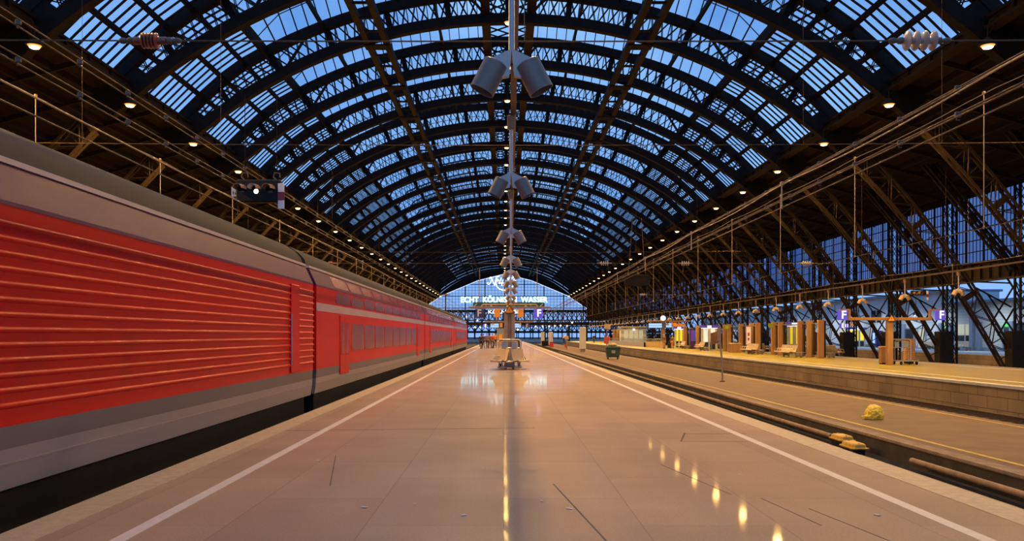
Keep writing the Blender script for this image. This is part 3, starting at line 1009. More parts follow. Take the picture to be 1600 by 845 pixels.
def insulator_rod(b, n=5):                                    # ribbed rod along x, length about .45
    prof = [(.012, -.24), (.055, -.24), (.055, -.12)]
    for i in range(n):
        c = -.12 + .24 * (i + .5) / n
        prof += [(.055, c - .02), (.105, c - .012), (.115, c), (.105, c + .012), (.055, c + .02)]
    prof += [(.055, .12), (.055, .24), (.012, .24)]
    b.lathe(prof, 18, Matrix.Rotation(PI / 2, 4, 'Y'))
def insulator_discs(b, n=4):
    for i in range(n):
        c = (i - (n - 1) / 2) * .125
        b.lathe([(.03, c - .06), (.045, c - .055), (.045, c - .02), (.12, c - .012), (.142, c + .005), (.135, c + .018), (.08, c + .022), (.03, c + .03), (.03, c + .06)], 20, Matrix.Rotation(PI / 2, 4, 'Y'))
def span_wire(label, Y, z, ins, xa=-19.5, xb=19.5, sag=.12):
    t = thing('span_wire', label, 'span wire', (X0, Y, z))
    P = [(xa + (xb - xa) * i / 12, 0, -sag * 4 * (i / 12) * (1 - i / 12)) for i in range(13)]
    zs = lambda x: -sag * 4 * ((x - xa) / (xb - xa)) * (1 - (x - xa) / (xb - xa))
    b = MB(); b.tube(P, .011, 6); b.build('wire', M['copper'], t)
    for x, kind in ins:
        x -= X0
        b = MB(); (insulator_rod if kind == 'rod' else insulator_discs)(b)
        o = b.build('insulator', M['rust_insulator'] if kind == 'rod' else M['porcelain'], t, True, (x, 0, zs(x)))
        for s in (-1, 1):
            b = MB(); b.lathe([(.01, .24), (.05, .25), (.05, .30), (.03, .33), (.045, .38), (.04, .42), (.012, .46)], 12, Matrix.Rotation(PI / 2 * s, 4, 'Y'))
            b.build('end_fitting', M['clamp'], o, True)
    for x in (xa + 4, xa + 9, 0, xb - 9, xb - 4):
        MB().tube([(x, 0, zs(x)), (x, 0, zs(x) + 5.5)], .006, 5).build('hanger', M['copper'], t)
span_wire('cross-hall wire nearest the camera with a red-brown and a pale disc insulator', 12.0, 6.0, [(-5.1, 'rod'), (6.0, 'disc')])
span_wire('second cross-hall wire from the camera', 30.0, 8.6, [])
span_wire('third cross-hall wire from the camera, with several insulators', 49.5, 5.9, [(-10.3, 'rod'), (6.0, 'disc'), (10.8, 'disc'), (18.0, 'disc')], -19.5, 30, 0)
span_wire('fourth cross-hall wire from the camera', 68.0, 8.5, [])
span_wire('fifth cross-hall wire from the camera, low above the tracks', 87.0, 5.85, [(-6.0, 'rod'), (14.5, 'disc')], -19.5, 30, 0)

# ================================================================== signals
t = thing('railway_signal', 'black hanging signal with three hoods and one white light above the red train', 'signal', at(405, 21.0, None, 300))
t.scale = (1.12, 1.12, 1.12)
b = MB(); b.rbox(-.50, .50, -.10, .14, -.24, .27, .03); b.build('housing', M['signal_black'], t)
for i, x in enumerate((-.36, -.04, .28)):
    b = MB()
    rings = []
    for yy, r_, dz in ((-.10, .115, 0), (-.46, .10, -.02)):
        rings.append([(x + r_ * math.cos(a), yy, dz + .04 + r_ * math.sin(a)) for a in [PI * q / 10 for q in range(11)]] + [(x + (r_ - .012) * math.cos(a), yy, dz + .04 + (r_ - .012) * math.sin(a)) for a in [PI * q / 10 for q in range(10, -1, -1)]])
    b.rings(rings); b.build('hood', M['hood'], t, True)
    b = MB(); b.lathe([(.005, .01), (.035, .01), (.055, -.0), (.06, -.02)], 16, Matrix.Translation((x, -.10, .0)) @ Matrix.Rotation(PI / 2, 4, 'X'))
    b.build('signal_lens', M['signal_lamp'] if i == 1 else M['dark_glass'], t, True)
for x in (-.32, .40):
    b = MB(); b.tube([(x, 0, .26), (x - .08, 0, .34), (x - .05, 0, .43), (x + .06, 0, .42), (x + .07, 0, .33)], .016, 8)
    b.build('hook', M['clamp'], t, True)
    b = MB(); b.tube([(x, 0, .43), (x, 0, 2.2)], .008, 6); b.build('hanger', M['iron'], t)
b = MB(); b.rbox(.46, .60, -.15, -.12, -.40, .17, .005); pl = b.build('marker_plate', M['white'], t)
b = MB(); b.rbox(.458, .602, -.155, -.118, -.21, -.02, .005); b.build('red_band', M['signal_red'], pl)
b = MB(); b.prism([(-.62, -.10), (-.42, -.10), (-.42, -.02), (-.60, .10), (-.62, .12)], -.02, .0); tp = b.build('track_plate', M['white'], t)
b = MB()
for x in (-.59, -.54, -.49): b.box(x, x + .018, -.026, -.018, -.06, .02 - (x + .6) * .5)
b.build('bar_marking', M['signal_black'], tp)
t = thing('railway_signal', 'small signal with red and white marker plate hanging beside the far building', 'signal', at(1435, 50, None, 458))
b = MB(); b.rbox(-.45, .45, -.1, .1, -.12, .16, .03); b.build('housing', M['signal_black'], t)
for x in (-.3, .0):
    b = MB(); b.lathe([(.09, 0), (.09, .3), (.08, .3), (.08, 0)], 14, Matrix.Translation((x, -.1, .0)) @ Matrix.Rotation(PI / 2, 4, 'X')); b.build('hood', M['hood'], t, True)
b = MB(); b.rbox(.42, .54, -.13, -.11, -.42, .12, .004); pl = b.build('marker_plate', M['white'], t)
b = MB(); b.rbox(.418, .542, -.135, -.105, -.24, -.06, .004); b.build('red_band', M['signal_red'], pl)
b = MB()
for x in (-.3, .3): b.tube([(x, 0, .15), (x, 0, 1.8)], .015, 6)
b.build('hanger', M['iron'], t)
t = thing('hanging_board', 'dark blank board hung from cables above the service platform', 'sign', (8.5, 53, 5.1))
b = MB(); b.rbox(-.78, .72, -.12, .12, -.34, .32, .02); b.build('panel', M['iron'], t)
b = MB(); b.rbox(-.82, .76, -.15, .15, .30, .36, .01); b.build('rim', M['brown_iron'], t)
b = MB()
for x in (-.6, .55): b.tube([(x, 0, .34), (x * .8, 0, 1.2), (x * .5, 0, 4.0)], .018, 6)
b.build('hanger', M['copper'], t)
b = MB(); b.tube([(.62, 0, -.33), (.62, 0, -1.0)], .014, 6); b.tube([(-.62, 0, -.33), (-.62, 0, -1.0)], .014, 6); b.build('stay', M['copper'], t)

# ================================================================== sign gantries
def text(parent, name, body, size, m, loc, rz=0, ext=.012, align='CENTER', offset=0., res=3, width=None, words=False):
    c = bpy.data.curves.new(name, 'FONT')
    c.body = body; c.size = size; c.align_x = align; c.align_y = 'CENTER'; c.extrude = ext; c.offset = offset; c.resolution_u = res
    c.materials.append(m)
    tmp = link('tmp', c)
    bpy.context.view_layer.update()
    me = bpy.data.meshes.new_from_object(tmp.evaluated_get(bpy.context.evaluated_depsgraph_get()))
    bpy.data.objects.remove(tmp)
    if not me.materials: me.materials.append(m)
    if width:
        xs_ = [v.co.x for v in me.vertices]; k_ = width / (max(xs_) - min(xs_))
        for v in me.vertices: v.co.x *= k_
    parts = [me]
    if words:                     # one mesh per word
        iv = sorted((min(me.vertices[i].co.x for i in p.vertices), max(me.vertices[i].co.x for i in p.vertices)) for p in me.polygons)
        cuts, reach = [], iv[0][1]
        for a, c in iv:
            if a - reach > size * .22: cuts.append((a + reach) / 2)
            reach = max(reach, c)
        parts = []
        for lo, hi in zip([-1e9] + cuts, cuts + [1e9]):
            m2 = me.copy(); bm = bmesh.new(); bm.from_mesh(m2)
            bmesh.ops.delete(bm, geom=[v for v in bm.verts if not lo < v.co.x < hi], context='VERTS')
            bm.to_mesh(m2); bm.free(); parts.append(m2)
    for p in parts:
        o = link(name, p, parent, loc)
        o.rotation_euler = (PI / 2, 0, rz)
    return o
def letter_sign(label, loc, ch, lit=True, w=.52, group=None):
    t = thing('platform_sign', label, 'sign', (loc[0], loc[1] - .2, loc[2]), 0, group)
    b = MB(); b.rbox(-w / 2, w / 2, -.06, .06, -w / 2, w / 2, .015)
    b.build('panel', M['sign_blue'] if lit else M['blue'], t)
    b = MB(); b.tube([(0, 0, w / 2), (0, 0, w / 2 + .18)], .018, 6); b.build('hanger', M['column'], t)
    text(t, 'lettering', ch, w * 1.1, M['sign_white'] if lit else M['white'], (.05 if lit else -.05, -.065, 0), offset=.006)
    return t
def plate(name, label, cat, loc, w, h, m, d=.04, group=None, hang=.12):
    t = thing(name, label, cat, (loc[0], loc[1] - .2, loc[2]), 0, group)
    b = MB(); b.rbox(-w / 2, w / 2, -d / 2, d / 2, -h / 2, h / 2, .01); b.build('panel', m, t)
    b = MB()
    for x in (-w * .35, w * .35): b.tube([(x, 0, h / 2), (x, 0, h / 2 + hang)], .01, 6)
    b.build('hanger', M['column'], t)
    return t
def warning(label, loc, w=.5):
    t = thing('warning_sign', label, 'warning sign', loc)
    h = w * .87
    b = MB(); b.prism([(-w / 2, -h / 3), (w / 2, -h / 3), (0, h * 2 / 3)], -.015, .015); b.build('plate', M['orange'], t)
    b = MB(); r = .028 * w / .5
    for p, q in (((-w / 2, -h / 3), (w / 2, -h / 3)), ((w / 2, -h / 3), (0, h * 2 / 3)), ((0, h * 2 / 3), (-w / 2, -h / 3))):
        b.beam((p[0], -.018, p[1]), (q[0], -.018, q[1]), r, r)
    b.build('border', M['signal_black'], t)
    b = MB(); q = w * .1
    b.prism([(-q * .2, q * 1.6), (q * .5, q * 1.6), (0, q * .3), (q * .6, q * .3), (-q * .3, -q * 1.5), (0, -q * .2), (-q * .7, -q * .2)], -.03, -.017)
    b.build('bolt_symbol', M['signal_red'], t)
    return t
# gantry on the middle platform, Y = 52
GX, GYp = .36, 52.0
t = thing('sign_gantry', 'brown T-shaped sign gantry standing on the middle platform', 'sign gantry', (GX, GYp, 0))
b = MB()
b.rbox(-.34, -.10, -.2, .2, 0, 3.12, .02); b.rbox(.10, .34, -.2, .2, 0, 3.12, .02); b.box(-.1, .1, -.06, .06, .0, 3.1)
b.build('column', M['column'], t)
b = MB(); b.rbox(-2.55, 2.55, -.1, .1, 3.28, 3.42, .02); b.build('beam', M['column'], t)
b = MB(); b.tube([(-1.72, -.05, 3.32), (-1.72, -.05, 3.48), (-1.66, -.05, 3.54), (1.66, -.05, 3.54), (1.72, -.05, 3.48), (1.72, -.05, 3.32)], .04, 8); b.build('conduit', M['cardboard'], t, True)
b = MB(); b.rbox(-.42, .42, -.28, .28, 0, .06, .01); b.build('base_plate', M['steel'], t)
letter_sign('unlit blue F sign on the red train side of the middle platform gantry', (GX - 1.83, GYp, 2.98), 'F', False, .56)
letter_sign('glowing blue F sign on the far platform side of the middle platform gantry', (GX + 1.79, GYp, 2.98), 'F', True, .56)
plate('orange_panel', 'blank orange panel hanging next to the unlit F sign', 'panel', (GX - .76, GYp, 3.0), .36, .52, M['orange'])
plate('orange_panel', 'blank orange panel hanging next to the glowing F sign', 'panel', (GX + .70, GYp, 3.0), .36, .52, M['orange'])
warning('orange warning triangle on the middle platform gantry', (GX + .0, GYp - .28, 3.17), .56)
# teal board with pictograms behind the gantry
t = thing('direction_board', 'dark teal direction board with arrows behind the middle platform gantry', 'sign', (GX - .03, 58.0, 3.72))
b = MB(); b.rbox(-2.46, 2.46, -.08, .08, -.19, .21, .015); b.build('panel', M['teal'], t)
b = MB()
for s in (-1, 1):
    b.beam((s * 2.3 - .1, -.09, -.1), (s * 2.3 + .1, -.09, .1), .05, .02, (0, 1, 0))
    b.prism([(s * 1.55 - .08, .1), (s * 1.55 + .08, .1), (s * 1.55, -.1)], -.1, -.085); b.prism([(s * 1.2 - .08, -.1), (s * 1.2 + .08, -.1), (s * 1.2, .1)], -.1, -.085)
b.build('pictogram', M['bracket'], t)
b = MB()
for x in (-2, 2): b.tube([(x, 0, .2), (x, 0, 2.6)], .02, 6)
b.build('hanger', M['column'], t)
# second gantry, far along the middle platform
GY2, GX2 = 118.0, .75
t = thing('sign_gantry', 'second sign gantry farther along the middle platform, with display screens', 'sign gantry', (GX2, GY2, 0))
b = MB(); b.rbox(-.4, .4, -.2, .2, 0, 3.4, .02); b.build('column', M['column'], t)
b = MB(); b.rbox(-3.4, 3.4, -.1, .1, 3.4, 3.6, .02); b.build('beam', M['column'], t)
def display(label, loc, w, h, extra=None):
    t = thing('departure_display', label, 'display', (loc[0], loc[1] - .32, loc[2]))
    b = MB(); b.rbox(-w / 2 - .05, w / 2 + .05, -.1, .1, -h / 2 - .05, h / 2 + .05, .02); b.build('housing', M['signal_black'], t)
    b = MB()
    for z0, z1 in ((.52, .95), (.04, .47)):
        b.box(-w / 2, w / 2, -.108, -.1, -h / 2 + h * z0, -h / 2 + h * z1)
    b.build('screen', M['display'], t)
    b = MB(); b.tube([(-w * .3, 0, h / 2), (-w * .3, 0, h / 2 + .25)], .02, 6); b.tube([(w * .3, 0, h / 2), (w * .3, 0, h / 2 + .25)], .02, 6); b.build('hanger', M['column'], t)
    return t
display('blue display screen on the red train side of the second middle platform gantry', at(773, GY2, None, 508.5), 1.15, .62)
display('blue display screen on the far platform side of the second middle platform gantry', at(808, GY2, None, 508.5), 1.05, .62)
plate('orange_panel', 'orange panel beside the blue display on the second gantry', 'panel', at(783, GY2, None, 508), .4, .62, M['orange'], .05)
letter_sign('lit E sign on the red train side of the second gantry', at(758, GY2, None, 509), 'E', True, .55)
letter_sign('unlit E sign on the far platform side of the second gantry', at(824, GY2, None, 509), 'E', False, .55)
for ch, px, w_ in (('5', 776, 'red train side'), ('4', 803, 'far platform side')):
    t = plate('number_plate', 'number %s track plate on the %s of the middle platform' % (ch, w_), 'sign', at(px, 75, None, 498), .42, .34, M['blue'])
    text(t, 'lettering', ch, .36, M['white'], (0, -.03, 0))
for px, w_ in ((770, 'above the red train side display'), (813, 'above the far platform side display')):
    warning('small orange warning triangle ' + w_, at(px, GY2 - .5, None, 505.5), .42)
# gantry on the far platform, Y = 45.5
g3 = 45.5
t = thing('sign_gantry', 'orange-brown sign gantry on the far platform beside the luggage trolley', 'sign gantry', (X2, g3, 0))
b = MB(); b.rbox(-.16, .16, -.14, .14, 0, 2.62, .02); b.build('column', M['wood'], t)
b = MB(); b.rbox(-2.15, 2.3, -.07, .07, 2.44, 2.60, .02); b.build('beam', M['wood'], t)
for s in (-1, 1):
    b = MB(); b.rbox(s * 2.2 - .06, s * 2.2 + .06, -.05, .05, 2.44, 3.05, .01); b.rbox(min(s * 2.2, s * 2.75), max(s * 2.2, s * 2.75), -.04, .04, 2.98, 3.06, .01); b.build('arm', M['wood'], t)
letter_sign('glowing blue F sign on the far platform gantry, toward the pale building', (X2 + 2.66, g3, 2.72), 'F', True, .54)
letter_sign('glowing blue F sign on the far platform gantry, toward the service platform', (X2 - 2.66, g3, 2.72), 'F', True, .54)
warning('orange warning triangle on the column of the far platform gantry', (X2, g3 - .22, 2.52), .42)
warning('small orange warning triangle under the beam of the far platform gantry', at(1331, g3, None, 506.5), .24)
t = letter_sign('lit E sign below the glowing F sign nearest the service platform', at(1313, g3 + 8, None, 509), 'E', True, .30)
t = plate('number_plate', 'small blue plate with white marks beside the lit E sign', 'sign', at(1320.5, g3 + 8, None, 509), .28, .30, M['sign_blue'])
text(t, 'lettering', '11', .28, M['sign_white'], (0, -.03, 0))
# gantry with displays and clock far along the far platform
g4 = 110.0
t = thing('sign_gantry', 'wide sign gantry with clock and blue displays on the far platform', 'sign gantry', at(1036, g4, 0))
b = MB(); b.rbox(-.26, .26, -.2, .2, 0, 3.4, .02); b.build('column', M['column'], t)
b = MB(); b.rbox(-2.2, 3.6, -.1, .1, 3.38, 3.55, .02); b.build('beam', M['wood'], t)
display('long blue display screen on the wide far platform gantry', at(1023, g4, None, 508.5), 1.75, .62)
display('short blue display screen beside the orange panels of the far platform gantry', at(1044, g4, None, 508), .75, .62)
plate('orange_panel', 'wide orange panel beside the short blue display', 'panel', at(1053.2, g4, None, 508), .68, .66, M['orange'], .05)
plate('orange_panel', 'wide orange panel at the outer end of the far platform gantry', 'panel', at(1062.5, g4, None, 509), .75, .62, M['orange'], .05)
warning('orange warning triangle beside the short blue display', at(1043, g4 - .5, None, 506), .4)
warning('orange warning triangle at the outer end of the wide gantry', at(1069.5, g4 - .5, None, 507), .4)
t = thing('station_clock', 'round white lit clock above the far platform gantry', 'clock', at(1035.8, g4 - .9, None, 497))
b = MB(); b.lathe([(.01, -.08), (.34, -.08), (.36, -.05), (.36, .05), (.34, .08), (.01, .08)], 28, Matrix.Rotation(PI / 2, 4, 'X')); b.build('case', M['signal_black'], t, True)
b = MB(); b.lathe([(.005, .082), (.33, .082), (.33, .09), (.005, .09)], 28, Matrix.Rotation(PI / 2, 4, 'X')); b.build('dial', M['clock_face'], t)
b = MB(); b.beam((0, -.095, 0), (.08, -.095, .16), .03, .01, (0, 1, 0)); b.beam((0, -.095, 0), (-.2, -.095, .12), .02, .01, (0, 1, 0)); b.build('hand', M['signal_black'], t)
b = MB(); b.tube([(0, .05, -.3), (0, .6, -.34), (0, .79, -.34)], .03, 6); b.build('bracket', M['column'], t)

# ================================================================== lit signs on the gable
def neon_text(label, name, body, loc, h, width):
    t = thing(name, label, 'lit sign', loc)
    text(t, 'lettering', body, h * 1.38, M['neon'], (0, -.12, 0), ext=.06, offset=.0, width=width, words=True)
    text(t, 'letter_edge', body, h * 1.38, M['neon_edge'], (0, 0, 0), ext=.05, offset=.06, width=width + .12, words=True)
    return t
ng = GY - .9
neon_text('white and cyan lit sign reading ECHT KÖLNISCH WASSER on the glazed gable', 'lit_sign', 'ECHT  KÖLNISCH  WASSER', at(787.5, ng, None, 468.5), 1.75, 26.8)
t = thing('lit_sign', 'white lit sign reading KÖLN HBF low on the glazed gable', 'lit sign', at(787.5, ng, None, 487.5))
text(t, 'lettering', 'KÖLN HBF', 1.5, M['sign_white'], (0, -.12, 0), ext=.05, offset=.02, width=9.9, words=True)
MB().box(-5.2, 5.2, .1, .3, -.75, -.65).build('rail', M['iron'], t)
# curly script of neon tube
def spline(pts, n=10):
    P = [Vector(p) for p in pts]; out = []
    for i in range(len(P) - 1):
        p0, p1, p2, p3 = P[max(i - 1, 0)], P[i], P[i + 1], P[min(i + 2, len(P) - 1)]
        for k in range(n):
            u = k / n
            out.append(.5 * ((2 * p1) + (p2 - p0) * u + (2 * p0 - 5 * p1 + 4 * p2 - p3) * u * u + (3 * p1 - p0 - 3 * p2 + p3) * u ** 3))
    return out + [P[-1]]
t = thing('lit_sign', 'white curly script sign reading N° 4711 high on the glazed gable', 'lit sign', at(788, ng, None, 441.5))
sp = [
    [(-5.0, .2), (-5.2, -.3), (-4.7, -.5), (-4.2, .2), (-3.9, 1.3), (-4.3, 1.7), (-4.5, 1.2)],                # N
    [(-4.0, 1.6), (-3.5, .3), (-3.0, -.9)],
    [(-3.0, -.9), (-2.7, .6), (-2.2, 1.8), (-1.9, 1.9)],
    [(-2.35, .75), (-2.1, 1.05), (-1.85, .75), (-2.1, .45), (-2.35, .75)],                                     # raised o
    [(-.9, 1.5), (-1.5, .1), (-1.6, -.2), (-.3, -.1)], [(-.6, .7), (-.8, -.9)],                                # 4
    [(.1, 1.1), (.4, 1.4), (1.0, 1.3), (1.5, 1.5), (1.0, .3), (.6, -1.1)],                                     # 7
    [(1.7, .8), (2.3, 1.5), (1.8, -.9)], [(2.9, .8), (3.5, 1.6), (3.3, .2), (3.0, -.8), (2.6, -1.1)],          # 1 1
    [(2.4, 1.4), (3.0, 1.7), (3.7, 1.5), (4.1, 1.9)],
    [(-1.6, 2.0), (-2.4, 1.6), (-2.6, .2), (-2.2, -1.3), (-1.2, -2.1), (.2, -2.3), (1.4, -2.0), (2.6, -1.2)], # sweeping flourish
]
b = MB()
for s_ in sp: b.tube(spline([(x, -.1, z) for x, z in s_]), .09, 8)
b.build('script_tube', M['neon_warm'], t, True)
b = MB()
for x in (-4.2, -1.5, 1.2, 3.2): b.beam((x, .1, -2.2), (x, .1, 2.0), .06, .06)
b.build('support', M['iron'], t)
EN_BLD = 420
# ================================================================== platform furniture
def shell_seat(b, x0, s, y, w=.5):
    """curved seat and back, opening toward +s in x"""
    prof = [(.62, .37), (.60, .42), (.50, .44), (.32, .42), (.20, .40), (.12, .42), (.07, .50), (.03, .66), (-.02, .82), (-.045, .90)]
    th = .02
    a = [(x0 + s * p, z) for p, z in prof]
    c = [(x0 + s * (p - .012), z - th) for p, z in reversed(prof)]
    b.prism(a + c, y - w / 2, y + w / 2)
M['mesh_seat'] = mat('perforated_steel_seat', (.42, .31, .21), .4, .1, .5, .12, 40, .5, 130)
def bench(label, loc, n, sides=(-1, 1), rz=0, group=None, pitch=.56):
    t = thing('bench', label, 'bench', loc, rz, group)
    Lb = n * pitch
    b = MB(); b.rbox(-.05, .05, 0, Lb, .30, .38, .01)
    for i in range(n): b.rbox(-.45, .45, pitch * (i + .5) - .04, pitch * (i + .5) + .04, .33, .385, .01)
    b.build('crossbar', M['steel'], t)
    for yy in (.3, Lb - .3):
        b = MB(); b.rbox(-.24, .24, yy - .14, yy + .14, .10, .36, .03)
        for q in (-.18, .18): b.rbox(q - .05, q + .05, yy - .1, yy + .1, 0, .12, .015)
        b.build('pedestal', M['column'], t)
    for i in range(n):
        for s in sides:
            b = MB(); shell_seat(b, .22 * s, s, pitch * (i + .5), .5); o = b.build('seat', M['mesh_seat'], t, True)
            for dy in (-.26, .26):
                y = pitch * (i + .5) + dy
                b = MB(); b.tube([(s * .80, y, .44), (s * .74, y, .60), (s * .50, y, .66), (s * .26, y, .62)], .014, 6)
                b.build('armrest', M['chrome'], o, True)
    return t
def trolley(label, loc, rz=0, group=None, ad=True):
    t = thing('luggage_trolley', label, 'luggage trolley', loc, rz, group)
    def rr(w, z0, z1, y, r=.12):
        return [(-w, y, z0), (-w, y, z1 - r), (-w + r * .3, y, z1 - r * .3), (-w + r, y, z1), (w - r, y, z1), (w - r * .3, y, z1 - r * .3), (w, y, z1 - r), (w, y, z0)]
    b = MB(); b.tube(rr(.58, .22, 1.40, 0), .028, 8); b.tube([(-.58, 0, .95), (.58, 0, .95)], .014, 6)
    b.tube(rr(.40, .22, 1.32, -.04, .06), .014, 6)
    for x in (-.2, 0, .2): b.tube([(x, 0, .25), (x, 0, .9)], .008, 6)
    b.build('frame', M['chrome'], t, True)
    b = MB(); b.tube([(-.56, .02, 1.30), (-.5, .14, 1.36), (.5, .14, 1.36), (.56, .02, 1.30)], .022, 8); b.build('handle', M['rubber'], t, True)
    b = MB(); b.rbox(-.5, .5, -.85, .02, .18, .22, .015)
    for x in (-.5, .5): b.tube([(x, .05, .24), (x, -.85, .22), (x * .8, -.92, .3)], .02, 8)
    b.build('load_deck', M['steel'], t)
    for q in (-.27, .27): MB().rbox(q - .13, q + .13, -.035, -.01, .92, 1.26, .01).build('panel', M['blue_grey'] if ad else M['cardboard'], t)
    for x in (-.46, .46):
        for y in (-.05, -.7):
            b = MB(); b.lathe([(.02, -.03), (.085, -.03), (.10, -.015), (.10, .015), (.085, .03), (.02, .03)], 18, Matrix.Translation((x, y, .10)) @ Matrix.Rotation(PI / 2, 4, 'Y'))
            w = b.build('wheel', M['rubber'], t, True)
            b = MB(); b.beam((x, y, .10), (x, y, .20), .03, .09, (0, 1, 0)); b.build('fork', M['steel'], w)
    return t
bt = bench('cluster of curved steel seats at the foot of the middle platform gantry', (.28, 39.4, 0), 3, pitch=.58)
for x, y, a in ((-.42, .05, -112), (.40, .02, -62), (-.20, -.02, -150), (.22, .0, -30)):
    b = MB(); shell_seat(b, .0, 1, 0, .56); o = b.build('seat', M['mesh_seat'], bt, True, (x, y, .0)); o.rotation_euler = (0, 0, math.radians(a)); o.scale = (1.0, 1.0, 1.08)
    b = MB(); b.tube([(.2, 0, .12), (.2, 0, .42)], .03, 8); b.rbox(-.02, .3, -.04, .04, .08, .14, .01); b.build('stem', M['steel'], o)
for i, yy in enumerate((43.4, 44.45, 45.5)):
    trolley('luggage trolley nested behind the back-to-back bench, %s of the three' % nth(i), (.28 + .05 * i, yy, 0), 0, 'luggage trolleys on the middle platform')
t = thing('luggage_bag_dispenser', 'dark post beside the luggage trolleys on the middle platform', 'post', (.86, 47.2, 0))
b = MB(); b.rbox(-.05, .05, -.05, .05, 0, 1.45, .01); b.build('post', M['signal_black'], t)
b = MB(); b.rbox(-.10, .03, -.08, .08, .75, 1.3, .02); b.build('box', M['signal_black'], t)
trolley('luggage trolley standing on the far platform beside a tan bin', at(1408, 46.4, 0), math.radians(8))
t = thing('litter_bin', 'tan upright bin beside the luggage trolley on the far platform', 'bin', at(1381, 46.8, 0))
b = MB(); b.rbox(-.22, .22, -.2, .2, .06, .96, .03); b.build('body', M['wood'], t)
b = MB(); b.rbox(-.24, .24, -.22, .22, .94, 1.0, .02); b.build('lid', M['cardboard'], t)
b = MB(); b.rbox(-.2, .2, -.18, .18, 0, .07, .02); b.build('base', M['signal_black'], t)
t = thing('planter_box', 'tan slatted box behind the luggage trolley on the far platform', 'box', at(1420, 47.6, 0))
b = MB()
for i in range(12): b.rbox(-.24, .24, -.25, .25, .12 + i * .11, .215 + i * .11, .01)
b.build('slats', M['wood'], t); b = MB(); b.rbox(-.2, .2, -.2, .2, 0, .14, .02); b.build('base', M['signal_black'], t)

# ---- wind shelters on the far platform: cladded posts, glass between
def shelter(label, ys, x=22.4, h=2.70, w=.42):
    t = thing('wind_shelter', label, 'wind shelter', (x, ys[0], 0), 0, 'wind shelters on the far platform')
    for y in ys:
        b = MB(); b.rbox(-w / 2, w / 2, y - ys[0] - .12, y - ys[0] + .12, 0, h, .02); p = b.build('post', M['wood'], t)
        b = MB(); b.rbox(w / 2 - .005, w / 2 + .13, y - ys[0] - .10, y - ys[0] + .10, .05, h - .05, .01); b.build('dark_side', M['signal_black'], p)  # black slab makes one side of the post darker
    for a, c in zip(ys, ys[1:]):
        b = MB(); b.box(.10, .112, a - ys[0] + .12, c - ys[0] - .12, .18, h - .25); g = b.build('glass', M['shelter_glass'], t)
        b = MB(); b.box(.08, .13, a - ys[0] + .12, c - ys[0] - .12, .12, .18); b.box(.08, .13, a - ys[0] + .12, c - ys[0] - .12, h - .27, h - .20); b.build('rail', M['steel'], g)
    return t
shelter('orange-brown wind shelter with five posts nearest the camera on the far platform', [58.8, 60.9, 62.8, 67.3, 69.0])
shelter('orange-brown wind shelter with a poster, second from the camera on the far platform', [73.3, 75.2, 78.5, 82.6, 84.2])
shelter('orange-brown wind shelter beside the white lit display case', [93.4, 96.0])
shelter('orange-brown wind shelter post pair in front of the dark purple cabinet', [103.6, 106.2], 22.6)
shelter('orange-brown wind shelter far along the far platform beside the stair', [158, 160.6, 163.2], 21.6)
GB = 'steel benches on the far platform'
bench('steel bench inside the wind shelter nearest the camera', (21.5, 60.3, 0), 6, (-1,), 0, GB)
bench('steel bench on the building side of the wind shelter nearest the camera', (23.6, 59.6, 0), 5, (1,), 0, GB)
bench('steel bench just beyond the wind shelter nearest the camera', (21.6, 69.8, 0), 6, (-1,), 0, GB)
bench('steel bench in the second wind shelter from the camera', (23.0, 74.0, 0), 5, (1,), 0, GB)
bench('steel bench in front of the white lit display case', (20.9, 85.6, 0), 4, (-1,), 0, GB)
bench('steel bench beside the dark purple cabinet', (21.4, 97.0, 0), 4, (-1,), 0, GB)

def timetable(label, loc, n=2, w=1.5, header=True, m='poster_yellow', txt='ABF', rz=0):
    t = thing('timetable_case', label, 'timetable case', loc, rz, 'lit timetable cases')
    p = w / n
    for i in range(n + 1):
        b = MB(); x = -w / 2 + p * i; b.rbox(x - .09, x + .09, -.09, .09, 0, 2.35, .015); b.build('post', M['bracket'], t)
    for i in range(n):
        x = -w / 2 + p * (i + .5)
        b = MB(); b.rbox(x - p / 2 + .1, x + p / 2 - .1, -.05, .05, .85, 2.32, .01); f = b.build('case', M['steel'], t)
        b = MB(); b.box(x - p / 2 + .13, x + p / 2 - .13, -.06, -.05, .90, 2.28); b.build('poster', M[m], f)
        b = MB(); b.rbox(x - p / 2 + .1, x + p / 2 - .1, -.03, .03, .1, .8, .01); b.build('lower_panel', M['dark_glass'], t)
    if header:
        b = MB(); b.rbox(-w / 2 - .25, w / 2 + .25, -.1, .1, 2.38, 2.68, .015); hd = b.build('header', M['sign_purple'], t)
        b = MB(); b.box(-.22, .22, -.112, -.1, 2.44, 2.62); b.build('pictogram', M['sign_white'], hd)
        b = MB(); b.box(-w / 2 - .1, w / 2 + .1, -.07, .02, 2.33, 2.38); b.build('tube', M['tube_light'], hd)
    return t
timetable('lit case with two yellow timetables under a purple header on the far platform', (23.62, 67.65, 0), 2, .95)
timetable('lit case with pale yellow posters beside the group with a suitcase', at(1061, 104.0, 0), 2, .95)
timetable('white lit display case under a purple header on the far platform', at(1108, 88.5, 0), 2, 1.5, True, 'poster_white')
timetable('lit case with two yellow timetables on the building platform', (48.6, 114.6, 0), 3, 2.2)
t = thing('poster_stand', 'tilted dark red-brown poster board in front of the white display case', 'poster', at(1116.5, 86.5, 0))
b = MB(); b.add([(-.40, 0, .62), (.42, 0, .78), (.42, 0, 2.05), (-.40, 0, 1.82), (-.40, .05, .62), (.42, .05, .78), (.42, .05, 2.05), (-.40, .05, 1.82)], [(0, 1, 2, 3), (4, 5, 6, 7), (0, 1, 5, 4), (1, 2, 6, 5), (2, 3, 7, 6), (3, 0, 4, 7)])
